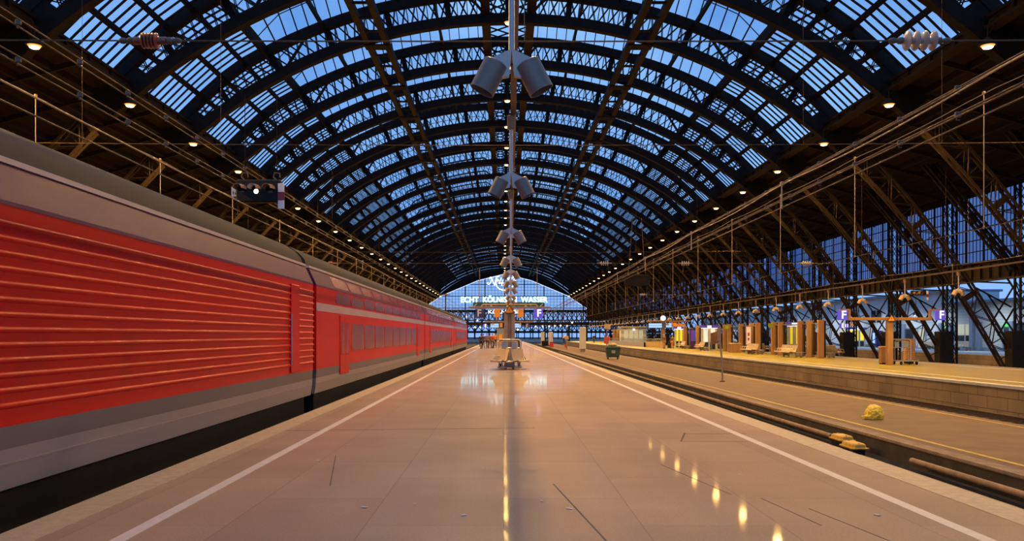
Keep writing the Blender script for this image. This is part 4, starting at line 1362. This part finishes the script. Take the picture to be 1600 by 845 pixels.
b.build('panel', mat('dark_red_brown_poster', (.10, .045, .045), .5, 0, .4, .2, 5), t)
b = MB()
for x in (-.3, .32): b.tube([(x, .03, 0), (x, .03, .9)], .03, 6)
b.build('stand', M['steel'], t)
t = thing('poster_case', 'tall narrow lit poster between posts of the second wind shelter', 'poster', (21.85, 74.3, 0))
b = MB(); b.rbox(-.24, .24, -.06, .06, .72, 2.45, .02); b.build('case', M['wood'], t)
b = MB(); b.box(-.20, .20, -.07, -.06, .8, 2.36); p = b.build('poster', glow('pale_lit_poster', (.75, .5, .38), .5, (.6, .45, .36)), t)
b = MB(); b.rbox(-.08, .09, -.08, -.068, 1.55, 1.85, .004); b.rbox(-.07, .08, -.08, -.068, 1.15, 1.38, .004); b.build('printed_figure', M['c_red'], p)
b = MB(); b.rbox(-.05, .05, -.05, .05, 0, .75, .01); b.build('stand', M['steel'], t)
for zz, w_ in ((68.8, 'the wind shelter nearest the camera'), (82.2, 'the second wind shelter')):
    plate('zone_sign', 'small green sign at the top of ' + w_, 'sign', (22.0, zz, 2.42), .38, .34, mat('olive_green_sign', (.20, .30, .03), .5), .04, 'green zone signs')
t = thing('vending_machine', 'tall dark purple cabinet on the far platform', 'vending machine', at(1083.2, 99.0, 0))
b = MB(); b.rbox(-.46, .46, -.4, .4, .08, 2.48, .03); b.build('cabinet', M['purple'], t)
b = MB(); b.rbox(-.36, .36, -.42, -.39, .9, 2.2, .02); b.rbox(-.3, -.1, -.425, -.4, 2.28, 2.42, .01); b.build('front_panel', M['sign_purple'], t)
b = MB(); b.rbox(-.44, .44, -.36, .36, 0, .1, .01); b.build('base', M['signal_black'], t)
t = thing('vending_machine', 'bright red machine far along the far platform', 'vending machine', at(948.5, 159, 0))
b = MB(); b.rbox(-.55, .55, -.4, .4, .06, 1.3, .04); b.build('cabinet', M['dark_red'], t)
b = MB(); b.rbox(-.45, .45, -.42, -.38, .7, 1.15, .02); b.rbox(-.4, .4, -.42, -.38, .2, .5, .02); b.build('front_panel', M['c_red'], t)
b = MB(); b.rbox(-.5, .5, -.35, .35, 0, .1, .01); b.build('base', M['signal_black'], t)
t = thing('storage_chest', 'tan and grey box chest beside the second wind shelter', 'chest', at(1147.5, 76.2, 0))
b = MB()
for i in range(8): b.rbox(-.48 + i * .12, -.37 + i * .12, -.4, .4, .04, .84, .01)
b.build('body', M['wood'], t)
b = MB(); b.rbox(-.51, .51, -.43, .43, .83, .90, .02); b.build('lid', M['cardboard'], t)
t = thing('sand_chest', 'low tan chest beside the wind shelter in front of the purple cabinet', 'chest', at(1034.5, 106, 0))
b = MB(); b.rbox(-.35, .35, -.35, .35, .03, .8, .03); b.build('body', M['cardboard'], t); b = MB(); b.rbox(-.38, .38, -.38, .38, .78, .86, .02); b.build('lid', M['column'], t)

# ---- stairwell parapet on the far platform
t = thing('stairwell', 'tan stairwell parapet with railing on the far platform', 'stairwell', (0, 0, 0))
b = MB(); b.box(18.9, 21.2, 112, 112.25, 0, .75); b.build('front_wall', M['cardboard'], t)
for x in (18.9, 21.0):
    b = MB(); b.box(x, x + .2, 112, 150, 0, .62); w = b.build('side_wall', M['concrete'], t)
    b = MB()
    for i in range(32): b.tube([(x + .1, 112.2 + i * 1.2, .62), (x + .1, 112.2 + i * 1.2, 1.08)], .02, 6)
    for z in (.85, 1.08): b.tube([(x + .1, 112, z), (x + .1, 150, z)], .022, 6)
    b.build('railing', M['steel'], w)
b = MB()
for i in range(5): b.tube([(18.95 + i * .56, 112.1, .75), (18.95 + i * .56, 112.1, 1.1)], .02, 6)
b.tube([(18.9, 112.1, 1.1), (21.2, 112.1, 1.1)], .022, 6); b.build('railing', M['steel'], t)
t = thing('kiosk', 'pale lit kiosk with glass doors behind the stairwell', 'kiosk', at(990, 168, 0))
b = MB(); b.rbox(-2.6, 2.6, 0, 3, 0, 3.1, .05); b.build('cabin', M['clad_panel'], t)
b = MB()
for x in (-1.5, -.5, .5, 1.5): b.box(x - .42, x + .42, -.03, .0, .2, 2.6)
b.build('glass_door', M['window_lit'], t)
b = MB(); b.rbox(-2.8, 2.8, -.4, 3.2, 3.1, 3.35, .03); b.build('roof', M['bracket'], t)
b = MB(); b.lathe([(.02, -.2), (.16, -.12), (.2, 0), (.16, .12), (.02, .2)], 14, Matrix.Translation((0, -.5, 2.7))); b.build('globe_lamp', M['globe'], t, True)
t = thing('kiosk', 'narrow kiosk with yellow poster behind the people on the middle platform', 'kiosk', at(782, 128, 0))
b = MB(); b.rbox(-.55, .6, 0, 2, 0, 2.75, .04); b.build('cabin', M['blue_grey'], t)
b = MB(); b.rbox(-.25, .28, -.05, .01, .2, 1.75, .02); b.build('poster', M['orange'], t)
b = MB(); b.rbox(-.8, .85, -.1, 2.1, 2.7, 2.9, .03); b.build('roof', M['signal_black'], t)

# ---- things on the low service platform
ZM = -.58
t = thing('waste_container', 'dark green wheeled waste container on the service platform', 'waste container', at(957.5, 76, ZM))
def wc_ring(z, a, c): return [(-a, -c, z), (a, -c, z), (a, c, z), (-a, c, z)]
b = MB(); b.rings([wc_ring(.2, .50, .36), wc_ring(.30, .55, .42), wc_ring(.98, .62, .48), wc_ring(1.02, .66, .52), wc_ring(1.06, .66, .52)]); b.build('body', M['green'], t)
b = MB(); b.rings([wc_ring(1.06, .65, .51), wc_ring(1.12, .64, .50), wc_ring(1.19, .5, .38), wc_ring(1.21, .3, .2)]); b.build('lid', M['green'], t, True)
b = MB(); b.rbox(-.18, .16, -.50, -.455, .55, .82, .01); b.build('sticker', M['steel'], t)
for x in (-.45, .45):
    for y in (-.3, .3):
        b = MB(); b.lathe([(.02, -.03), (.09, -.03), (.1, 0), (.09, .03), (.02, .03)], 16, Matrix.Translation((x, y, .10)) @ Matrix.Rotation(PI / 2, 4, 'Y'))
        w = b.build('wheel', M['rubber'], t, True); b = MB(); b.rbox(x - .05, x + .05, y - .05, y + .05, .14, .24, .01); b.build('caster', M['steel'], w)
b = MB(); b.tube([(-.70, -.1, 1.0), (-.74, -.1, .9), (-.74, .1, .9), (-.70, .1, 1.0)], .02, 6); b.tube([(.70, -.1, 1.0), (.74, -.1, .9), (.74, .1, .9), (.70, .1, 1.0)], .02, 6); b.build('lift_bar', M['steel'], t)
t = thing('rubbish_bag', 'tan rubbish heap bag on top of the green container', 'bag', at(957, 76, ZM + 1.235))
b = MB(); b.lathe([(.02, -.02), (.30, .0), (.36, .08), (.28, .2), (.12, .29), (.02, .31)], 14, Matrix.Scale(1.2, 4, (1, 0, 0))); b.build('sack', M['cardboard'], t, True)
b = MB(); b.lathe([(.02, .28), (.05, .31), (.08, .36), (.02, .37)], 10); b.build('knot', M['c_tan'], t, True)
t = thing('signal_pole', 'thin slightly leaning pole standing on the service platform', 'pole', at(1128.8, 39.7, ZM))
b = MB(); b.tube([(0, 0, .0), (-.02, 0, .9), (-.17, 0, 2.72)], .045, 12); b.build('shaft', M['column'], t, True)
b = MB(); b.lathe([(.02, 0), (.13, 0), (.13, .025), (.06, .04), (.02, .05)], 16); b.build('foot', M['iron'], t, True)
b = MB(); b.rbox(-.26, -.08, -.06, -.03, 1.95, 2.55, .01); b.build('number_plate', M['column'], t)
def stele(label, loc, h, w, lit):
    t = thing('information_stele', label, 'stele', loc, math.radians(-33), 'steles on the service platform')
    b = MB(); b.rbox(-w / 2, w / 2, -.28, .28, .38, h, .03); b.build('body', M['bracket'], t)
    b = MB(); b.rbox(-w / 2 - .012, -w / 2 + .02, -.24, .24, .5, h - .08, .005); b.build('lit_face', lit, t)
    b = MB(); b.rbox(-w / 2 + .1, w / 2 - .1, -.2, .2, 0, .4, .02); b.build('foot', M['column'], t)
    return t
stele('tall white lit stele nearest the camera on the service platform', at(910.5, 109, ZM), 3.25, .72, M['poster_white'])
stele('tall white stele on the service platform, second from the camera', at(860.5, 150, ZM), 2.75, .62, M['poster_white'])
stele('tall stele on the service platform, farthest from the camera', at(848, 165, ZM), 2.8, .55, M['cardboard'])
t = thing('waste_container', 'dark brown container beside the farthest stele on the service platform', 'waste container', at(852.5, 155, ZM))
b = MB(); b.rings([wc_ring(.15, .65, .4), wc_ring(.9, .78, .5), wc_ring(.95, .8, .5)]); b.build('body', M['black'], t)
b = MB(); b.rings([wc_ring(.95, .8, .5), wc_ring(1.1, .7, .4), wc_ring(1.15, .4, .2)]); b.build('lid', M['iron'], t)
b = MB()
for x in (-.5, .5): b.lathe([(.02, -.04), (.1, -.03), (.1, .03), (.02, .04)], 12, Matrix.Translation((x, -.3, .1)) @ Matrix.Rotation(PI / 2, 4, 'Y'))
b.build('wheel', M['rubber'], t)
t = thing('litter_bin', 'red bin at the foot of the second stele', 'bin', at(862, 146, ZM))
b = MB(); b.rings([wc_ring(0, .28, .28), wc_ring(.85, .34, .34), wc_ring(.9, .34, .34)]); b.build('body', M['dark_red'], t)
b = MB(); b.rbox(-.36, .36, -.36, .36, .88, .98, .04); b.build('lid', M['black'], t)
t = thing('equipment_post', 'yellowish equipment post with red box on the service platform', 'post', at(885.5, 124, ZM))
b = MB(); b.rbox(-.10, .10, -.1, .1, 0, 2.1, .02); b.build('post', M['wood'], t)
b = MB(); b.rbox(-.30, .28, -.16, .14, 1.55, 2.05, .04); b.build('head_box', M['cardboard'], t)
b = MB(); b.rbox(-.34, -.06, -.2, .1, .35, .85, .03); b.build('cabinet', M['dark_red'], t)
t = thing('sign_post', 'thin post with white plate and lamp behind the green container', 'sign post', at(948, 83, ZM))
b = MB(); b.tube([(0, 0, 0), (0, 0, 3.4)], .04, 8); b.build('shaft', M['column'], t)
b = MB(); b.rbox(-.22, .35, -.05, -.02, 2.8, 3.3, .01); b.build('plate', M['cardboard'], t)
# crumpled bag
import bmesh
t = thing('plastic_bag', 'crumpled yellow plastic bag lying on the service platform', 'bag', at(1366, 22, ZM))
bm = bmesh.new(); bmesh.ops.create_icosphere(bm, subdivisions=5, radius=1)
from mathutils import noise
for v in bm.verts:
    p = v.co.copy()
    d = 1 + .08 * noise.noise(p * 1.7 + Vector((3, 1, 2))) + .13 * (.6 - abs(noise.noise(p * 2.6)) * 2) + .05 * (.5 - abs(noise.noise(p * 6)) * 2) + .02 * noise.noise(p * 15)
    q = p * d
    if q.z < -.45: q.z = -.45 - (q.z + .45) * .05
    v.co = Vector((q.x * .222, q.y * .205, (q.z + .46) * .262))
    if q.x < -.55 and q.z < -.1: v.co.x -= .16 * (-.55 - q.x)
me = bpy.data.meshes.new('sack'); bm.to_mesh(me); bm.free(); me.materials.append(M['bag'])
me.polygons.foreach_set('use_smooth', [True] * len(me.polygons)); link('sack', me, t)
b = MB(); b.tube([(-.20, -.03, .05), (-.26, -.05, .04), (-.31, -.05, .02)], .03, 8, rad=[.035, .02, .035]); b.build('tied_end', M['bag'], t, True)
# yellow covers beside the rail
def magnet(label, loc):
    t = thing('track_magnet', label, 'track equipment', loc, 0, 'yellow castings beside the rail')
    def ring(z, a, c, k=.05): return [(-a + k, -c, z), (a - k, -c, z), (a, -c + k, z), (a, c - k, z), (a - k, c, z), (-a + k, c, z), (-a, c - k, z), (-a, -c + k, z)]
    t.scale = (.82, .82, .9)
    b = MB(); b.rings([ring(.17, .20, .42), ring(.18, .215, .44), ring(.205, .215, .44), ring(.215, .18, .38), ring(.275, .165, .36), ring(.30, .14, .32)]); b.build('cover', M['ochre'], t)
    b = MB(); b.rings([ring(-.13, .13, .35), ring(.17, .16, .38)]); b.build('base', M['signal_black'], t)
    b = MB()
    for y in (-.3, .3): b.lathe([(.005, .30), (.03, .30), (.03, .315), (.005, .32)], 10, Matrix.Translation((0, y, -.005)))
    b.build('bolt', M['steel'], t)
    return t
magnet('yellow rounded casting beside the rail, nearer the service platform kerb', at(1315.5, 18.6, -.85))
magnet('yellow rounded casting beside the rail, nearer the camera', at(1334, 17.3, -.85))
b = MB(); b.tube([(7.93, 2, -.80), (7.93, 8, -.79), (7.95, 16.2, -.80)], .06, 12)
tag(b.build('drain_pipe', M['pipe'], None, True), 'brown pipe along the kerb, on the camera side of the yellow castings', 'pipe')
b = MB(); b.tube([(7.93, 20.1, -.80), (7.93, 120, -.80)], .06, 12)
tag(b.build('drain_pipe', M['pipe'], None, True), 'brown pipe along the kerb, running on beyond the yellow castings', 'pipe')
b = MB()
for i in range(46):
    x, y, z = random.choice([(random.uniform(-3, 3.6), random.uniform(6.5, 17), .002), (random.uniform(5.1, 8.0), random.uniform(9, 40), -.985), (random.uniform(5.2, 7.9), random.uniform(14, 24), -.985)])
    a = random.uniform(0, 6); s = random.uniform(.012, .035) if z > -.5 else random.uniform(.03, .07)
    b.beam((x - s * math.cos(a), y - s * math.sin(a), z + .004), (x + s * math.cos(a), y + s * math.sin(a), z + .006 + (.03 if z < -.5 else 0)), s, .004)
o = b.build('litter', M['c_white']); tag(o, 'scattered scraps of white paper on platform and track', 'litter', None, 'stuff')

# ---- pale station building beyond the side tracks
BX = 50.0
t = thing('station_building', 'long pale corrugated station building beyond the side tracks', 'building', (BX, 60, 0))
b = MB(); b.box(0, 6, -20, 34, 0, 5.1); b.build('wall', M['clad'], t)
b = MB(); b.box(0, 6, 34, 150, 0, 6.6); b.build('wall', M['clad_panel'], t)
b = MB(); b.box(-.6, 6.4, -20, 34, 5.05, 5.25); b.box(-.4, 6.4, 34, 150, 6.55, 6.8); b.build('roof', M['blue_grey'], t)
b = MB(); b.box(-.06, .02, -20, 150, 0, .35); b.build('plinth', M['blue_grey'], t)
def bwin(y, w, z0, z1, lit):
    o = MB().box(-.08, .02, y - w / 2, y + w / 2, z0, z1).build('window', M['bracket'], t)
    b = MB()
    for q in (-1, 1):
        b.box(-.1, -.07, y + q * w / 4 - w * .21, y + q * w / 4 + w * .21, z0 + (z1 - z0) * .37, z1 - .1)
    b.build('pane', M['window_lit'] if lit else M['dark_glass'], o)
    b = MB()
    for q in (-1, 1):
        b.box(-.1, -.07, y + q * w / 4 - w * .21, y + q * w / 4 + w * .21, z0 + .08, z0 + (z1 - z0) * .34)
    b.build('pane', M['dark_glass'], o)
def yb(px): return BX * F / (px - 787) - 60
bwin(yb(1509), 1.5 * 2, .9, 2.9, True); bwin(yb(1595), 2.6, .9, 2.9, False); bwin(yb(1317), 2.2, .9, 2.7, True); bwin(yb(1331), 2.6, 3.4, 5.2, True); bwin(yb(1288), 2.4, .9, 2.7, True); bwin(yb(1219), 3.0, 3.2, 4.9, False); bwin(yb(1370), 3.2, 3.2, 5.0, False); bwin(yb(1650), 2.6, .9, 2.9, True)
def bdoor(px, w, sign=True, kind='dark_glass'):
    y = yb(px)
    o = MB().box(-.10, .02, y - w / 2, y + w / 2, .0, 2.5).build('door', M['blue_grey'], t)
    MB().box(-.12, -.08, y - w * .36, y + w * .36, .15, 2.35).build('pane', M[kind], o)
    if sign: MB().box(-.3, -.24, y - .55, y + .55, 2.45, 2.75).build('exit_sign', M['sign_green'], t)
bdoor(1482, 3.0); bdoor(1576, 1.8); bdoor(1421, 3.2, False); bdoor(1441, 2.0, False, 'window_lit')
for px in (1521, 1472, 1532, 1486, 1584, 1414):
    y = yb(px); MB().rbox(-.32, -.02, y - .32, y + .32, 0, 5.0 if px == 1521 else 3.0, .03).build('pilaster', M['blue_grey'], t)
MB().rbox(-.3, -.02, yb(1398) - 1.2, yb(1398) + 1.2, 0, 6.4, .02).build('glazed_bay', mat('green_glazed_panel', (.12, .24, .22), .25), t)
GBB = 'dark steel benches in front of the pale building'
bench('dark steel bench in front of the lit window of the pale building', (BX - 1.3, 60 + yb(1486), 0), 5, (-1,), 0, GBB)
bench('dark steel bench in front of the doorway nearest the camera at the pale building', (BX - 1.6, 60 + yb(1540), 0), 5, (-1,), 0, GBB)
def wall_flood(label, px, z):
    t = thing('wall_floodlight', label, 'floodlight', (BX - 3.2, 60 + yb(px), z))
    b = MB(); b.tube([(0, 0, 0), (0, 0, 1.6)], .03, 6); b.build('rod', M['iron'], t)
    for s in (-1, 1):
        b = MB(); b.lathe([(.02, .2), (.15, .2), (.17, -.2), (.02, -.2)], 14, Matrix.Translation((0, .25 * s, -.15)) @ Matrix.Rotation(math.radians(35) * s, 4, 'X')); b.build('shade', M['blue_grey'], t, True)
    lamp('flood_beam', 'SPOT', EN_BLD, (.86, .95, 1.0), t, (-.2, 0, -.4), .1, 165, (0, math.radians(-30), 0), .6)
    return t
for i, px in enumerate((1800, 1660, 1570, 1475, 1430, 1380, 1340, 1310, 1275, 1245)):
    wall_flood('blue-grey twin floodlight in front of the pale building, %s from the camera' % nth(i), px, 4.2)
t = thing('vending_machine', 'blue and white machine against the pale building', 'vending machine', (BX - .6, 60 + yb(1378), 0))
b = MB(); b.rbox(-.45, .45, -.7, .7, .05, 2.2, .04); b.build('cabinet', M['blue'], t); b = MB(); b.rbox(-.5, -.44, -.3, .3, .5, 1.9, .02); b.build('lit_strip', M['display'], t); b = MB(); b.rbox(-.4, .4, -.65, .65, 0, .08, .01); b.build('base', M['signal_black'], t)
t = thing('poster_case', 'large white lit poster on the building platform behind the chest', 'poster', at(1151.5, 133, 0))
b = MB(); b.rbox(-.85, .85, -.1, .1, .5, 2.55, .03); b.build('case', M['bracket'], t); b = MB(); b.box(-.78, .78, -.12, -.1, .55, 2.45); p = b.build('poster', M['poster_white'], t); b = MB(); b.rbox(-.5, .5, -.14, -.12, 1.0, 1.5, .01); b.rbox(-.15, .2, -.14, -.12, 1.5, 2.2, .01); b.build('printed_figure', M['c_blue'], p); b = MB(); b.rbox(-.6, .6, -.05, .05, 0, .55, .02); b.build('stand', M['steel'], t)
t = thing('vending_machine', 'red and blue machine under a blue display on the building platform', 'vending machine', at(1195, 140, 0))
b = MB(); b.rbox(-.5, .0, -.3, .3, .05, 2.3, .03); b.build('red_cabinet', M['dark_red'], t); b = MB(); b.rbox(.02, .35, -.3, .3, .05, 2.1, .03); b.build('blue_cabinet', M['blue'], t); b = MB(); b.rbox(-.4, .3, -.25, .25, 0, .08, .01); b.build('base', M['black'], t)
display('blue display screen above the red and blue machine', at(1192, 139, None, 512), .95, .5)

# ---- small lamps beyond the gable
for i, (px, py, Y) in enumerate(((826, 510.5, 225), (837, 510, 232), (848, 509.5, 238), (858, 509.5, 226), (867, 509, 230), (876, 508.5, 226), (886, 509, 240), (894, 504, 228), (742, 511, 228), (750, 511, 236), (729, 495, 240), (746, 500.5, 232), (809, 515, 190))):
    x, y, z = at(px, Y, None, py)
    t = thing('globe_lamp', 'small round white lamp below the glazed gable, %s counted along its row' % nth(i), 'lamp', (x, y, z), 0, 'small lamps below the glazed gable')
    b = MB(); b.lathe([(.01, -.22), (.14, -.17), (.21, -.05), (.21, .05), (.14, .17), (.01, .22)], 14); b.build('globe', M['globe'], t, True)
    b = MB(); b.tube([(0, 0, .2), (0, 0, max(.3, 6.0 - z))], .03, 6); b.build('hanger', M['iron'], t)
# ================================================================== people
def skinned(name, nodes, edges, m, parent, lv=1, root=0):
    me = bpy.data.meshes.new(name)
    me.from_pydata([p for p, r in nodes], edges, [])
    me.materials.append(m)
    o = link(name, me, parent)
    sk = o.modifiers.new('skin', 'SKIN'); sk.use_smooth_shade = True
    for i, (p, r) in enumerate(nodes):
        rr = r if isinstance(r, tuple) else (r, r)
        me.skin_vertices[0].data[i].radius = rr
    me.skin_vertices[0].data[root].use_root = True
    sb = o.modifiers.new('sub', 'SUBSURF'); sb.levels = lv; sb.render_levels = lv
    return o
def person(label, loc, rz, top, legs, hair='hair', h=1.75, stride=.1, arm=.0, coat=False, group=None, bent=0.):
    t = thing('person', label, 'person', loc, rz, group)
    k = h / 1.75
    P = lambda x, y, z: (x * k, y * k, z * k)
    hipw, sh = .095, .185
    lean = .03
    nodes = [(P(0, 0, .95), (.15 * k, .11 * k)), (P(0, lean * .5, 1.15), (.135 * k, .10 * k)), (P(0, lean, 1.36), (.165 * k, .11 * k)), (P(0, lean, 1.47), (.06 * k, .06 * k)),
             (P(0, lean - .01, 1.55), .055 * k), (P(0, lean - .025, 1.63), (.075 * k, .092 * k)), (P(0, lean - .01, 1.71), (.068 * k, .085 * k))]
    edges = [(i, i + 1) for i in range(6)]
    legsN, armsN = [], []
    for s in (-1, 1):
        b0 = len(nodes); st = stride * s
        nodes += [(P(hipw * s, 0, .88), .088 * k), (P(hipw * s * 1.05, -.02 - st * .5, .49), .058 * k), (P(hipw * s * 1.1, st, .10), .038 * k), (P(hipw * s * 1.1, st, .05), .040 * k), (P(hipw * s * 1.25, st - .16, .035), (.035 * k, .03 * k))]
        edges += [(0, b0), (b0, b0 + 1), (b0 + 1, b0 + 2), (b0 + 2, b0 + 3), (b0 + 3, b0 + 4)]
        legsN.append(b0)
    for s in (-1, 1):
        b0 = len(nodes); fwd = -.06 - arm * .25; el = -.05 - arm * .2
        hz = .82 + arm * .25
        nodes += [(P(sh * s, lean, 1.40), .055 * k), (P((sh + .06) * s, lean + el * .2, 1.12), .042 * k), (P((sh + .05) * s, fwd, hz + .05), .028 * k), (P((sh + .045) * s, fwd - .01, hz - .02), (.022 * k, .038 * k))]
        edges += [(2, b0), (b0, b0 + 1), (b0 + 1, b0 + 2), (b0 + 2, b0 + 3)]
        armsN.append(b0)
        for f, (dx, dy, ln) in enumerate(((0, -.03, .07), (0, -.01, .085), (0, .01, .08), (0, .03, .06))):
            c0 = len(nodes)
            nodes += [(P((sh + .04) * s, fwd - .01 + dy, hz - .02 - ln * .55), .0085 * k), (P((sh + .028) * s, fwd - .02 + dy, hz - .02 - ln), .0075 * k)]
            edges += [(b0 + 3, c0), (c0, c0 + 1)]
        c0 = len(nodes)
        nodes += [(P((sh + .02) * s, fwd - .055, hz - .01), .010 * k), (P((sh + .015) * s, fwd - .065, hz - .045), .008 * k)]
        edges += [(b0 + 3, c0), (c0, c0 + 1)]
    body = skinned('body', nodes, edges, M['skin'], t)
    # face and hair
    b = MB(); hx = Vector(P(0, lean - .025, 1.645))
    b.lathe([(.004, .02), (.018, .0), (.012, -.02), (.003, -.03)], 8, Matrix.Translation(hx + Vector((0, -.098 * k, -.012))))
    for s in (-1, 1): b.lathe([(.004, .03), (.02, .012), (.02, -.015), (.004, -.03)], 8, Matrix.Translation(hx + Vector((s * .076 * k, .0, 0))))
    b.build('face_feature', M['skin'], t, True)
    b = MB()
    for s in (-1, 1): b.lathe([(.002, -.01), (.012, 0), (.002, .01)], 8, Matrix.Translation(hx + Vector((s * .032 * k, -.088 * k, .015))))
    b.build('eye', M['hair'], t, True)
    b = MB()
    R = []
    for a in range(7):
        th = math.radians(8 + a * 16)
        R.append([Vector((hx.x + .088 * k * math.sin(th) * math.cos(q), hx.y + .012 + (.105 if math.sin(q) > 0 else .085) * k * math.sin(th) * math.sin(q), hx.z + .035 + .088 * k * math.cos(th) * (1 if math.sin(q) > -.3 else .75))) for q in [2 * PI * j / 14 for j in range(14)]])
    b.rings(R); b.build('hair', M[hair], t, True)
    # clothing: jacket and sleeves, trousers, shoes
    jn = [(nodes[0][0][:2] + (nodes[0][0][2] - (.18 if coat else .06) * k,), (.168 * k, .128 * k)), (nodes[1][0], (.158 * k, .122 * k)), (nodes[2][0], (.185 * k, .13 * k)), (nodes[3][0], (.082 * k, .08 * k))]
    je = [(0, 1), (1, 2), (2, 3)]
    for b0 in armsN:
        c0 = len(jn); jn += [(nodes[b0][0], .072 * k), (nodes[b0 + 1][0], .058 * k), (nodes[b0 + 2][0], .044 * k)]
        je += [(2, c0), (c0, c0 + 1), (c0 + 1, c0 + 2)]
    skinned('jacket', jn, je, M[top], t)
    ln = [(P(0, 0, .97), (.155 * k, .12 * k))]; le = []
    for b0 in legsN:
        c0 = len(ln); ln += [(nodes[b0][0], .102 * k), (nodes[b0 + 1][0], .074 * k), (nodes[b0 + 2][0], .062 * k)]
        le += [(0, c0), (c0, c0 + 1), (c0 + 1, c0 + 2)]
    skinned('trousers', ln, le, M[legs], t)
    for b0 in legsN:
        p, q = nodes[b0 + 3][0], nodes[b0 + 4][0]
        b = MB(); b.rbox(min(p[0], q[0]) - .045, max(p[0], q[0]) + .045, q[1] - .05, p[1] + .07, 0, .09, .025); b.build('shoe', M['c_black'], t)
    return t
G1 = 'people waiting on the middle platform'
def pp(px, Y): return at(px, Y, 0)
person('person in dark jacket and black trousers at the outer end of the waiting group', pp(751.5, 101), PI * .1, 'c_navy', 'c_black', h=1.74, group=G1)
person('person in black standing close behind the one in the dark jacket', pp(755, 103), PI * .9, 'c_brown', 'c_black', h=1.76, group=G1)
person('person in grey jacket in the middle of the waiting group', pp(761, 102), PI * .05, 'c_grey', 'c_navy', h=1.82, group=G1)
person('person in brown coat between the grey and the orange jacket', pp(765.5, 104), -.4, 'c_brown', 'c_tan', h=1.80, coat=True, group=G1)
person('person in red-orange jacket and blue jeans in the waiting group', pp(769.5, 103), .5, 'c_red', 'c_blue', h=1.78, group=G1)
person('person in orange jacket at the inner end of the waiting group, nearest the bench', pp(773.5, 106), -.2, 'c_orange', 'c_black', h=1.95, group=G1)
G2 = 'people on the far platform'
person('grey-haired person in brown coat and tan trousers on the far platform', pp(1037.6, 100), .3, 'c_brown', 'c_tan', 'grey_hair', 1.72, coat=True, group=G2)
person('person in brown jacket and orange-brown trousers beside the black suitcase', pp(1050.5, 101), -.5, 'c_brown', 'c_orange', h=1.62, group=G2)
person('person in white top and dark trousers far along the far platform', pp(881, 178), .2, 'c_white', 'c_black', h=1.75, group=G2)
person('person in dark clothes far along the far platform near the red machine', pp(928, 172), -.2, 'c_black', 'c_navy', h=1.72, group=G2)
t = thing('suitcase', 'black upright suitcase on the far platform between two people', 'suitcase', pp(1045.8, 100.3))
b = MB(); b.rbox(-.21, .21, -.13, .13, .06, .60, .05); b.build('case', M['c_black'], t)
b = MB(); b.tube([(-.12, .1, .58), (-.12, .1, .88), (.12, .1, .88), (.12, .1, .58)], .012, 6); b.build('handle', M['steel'], t)
b = MB()
for x in (-.16, .16): b.lathe([(.01, -.02), (.05, -.02), (.05, .02), (.01, .02)], 12, Matrix.Translation((x, .08, .05)) @ Matrix.Rotation(PI / 2, 4, 'Y'))
b.build('wheel', M['rubber'], t, True)
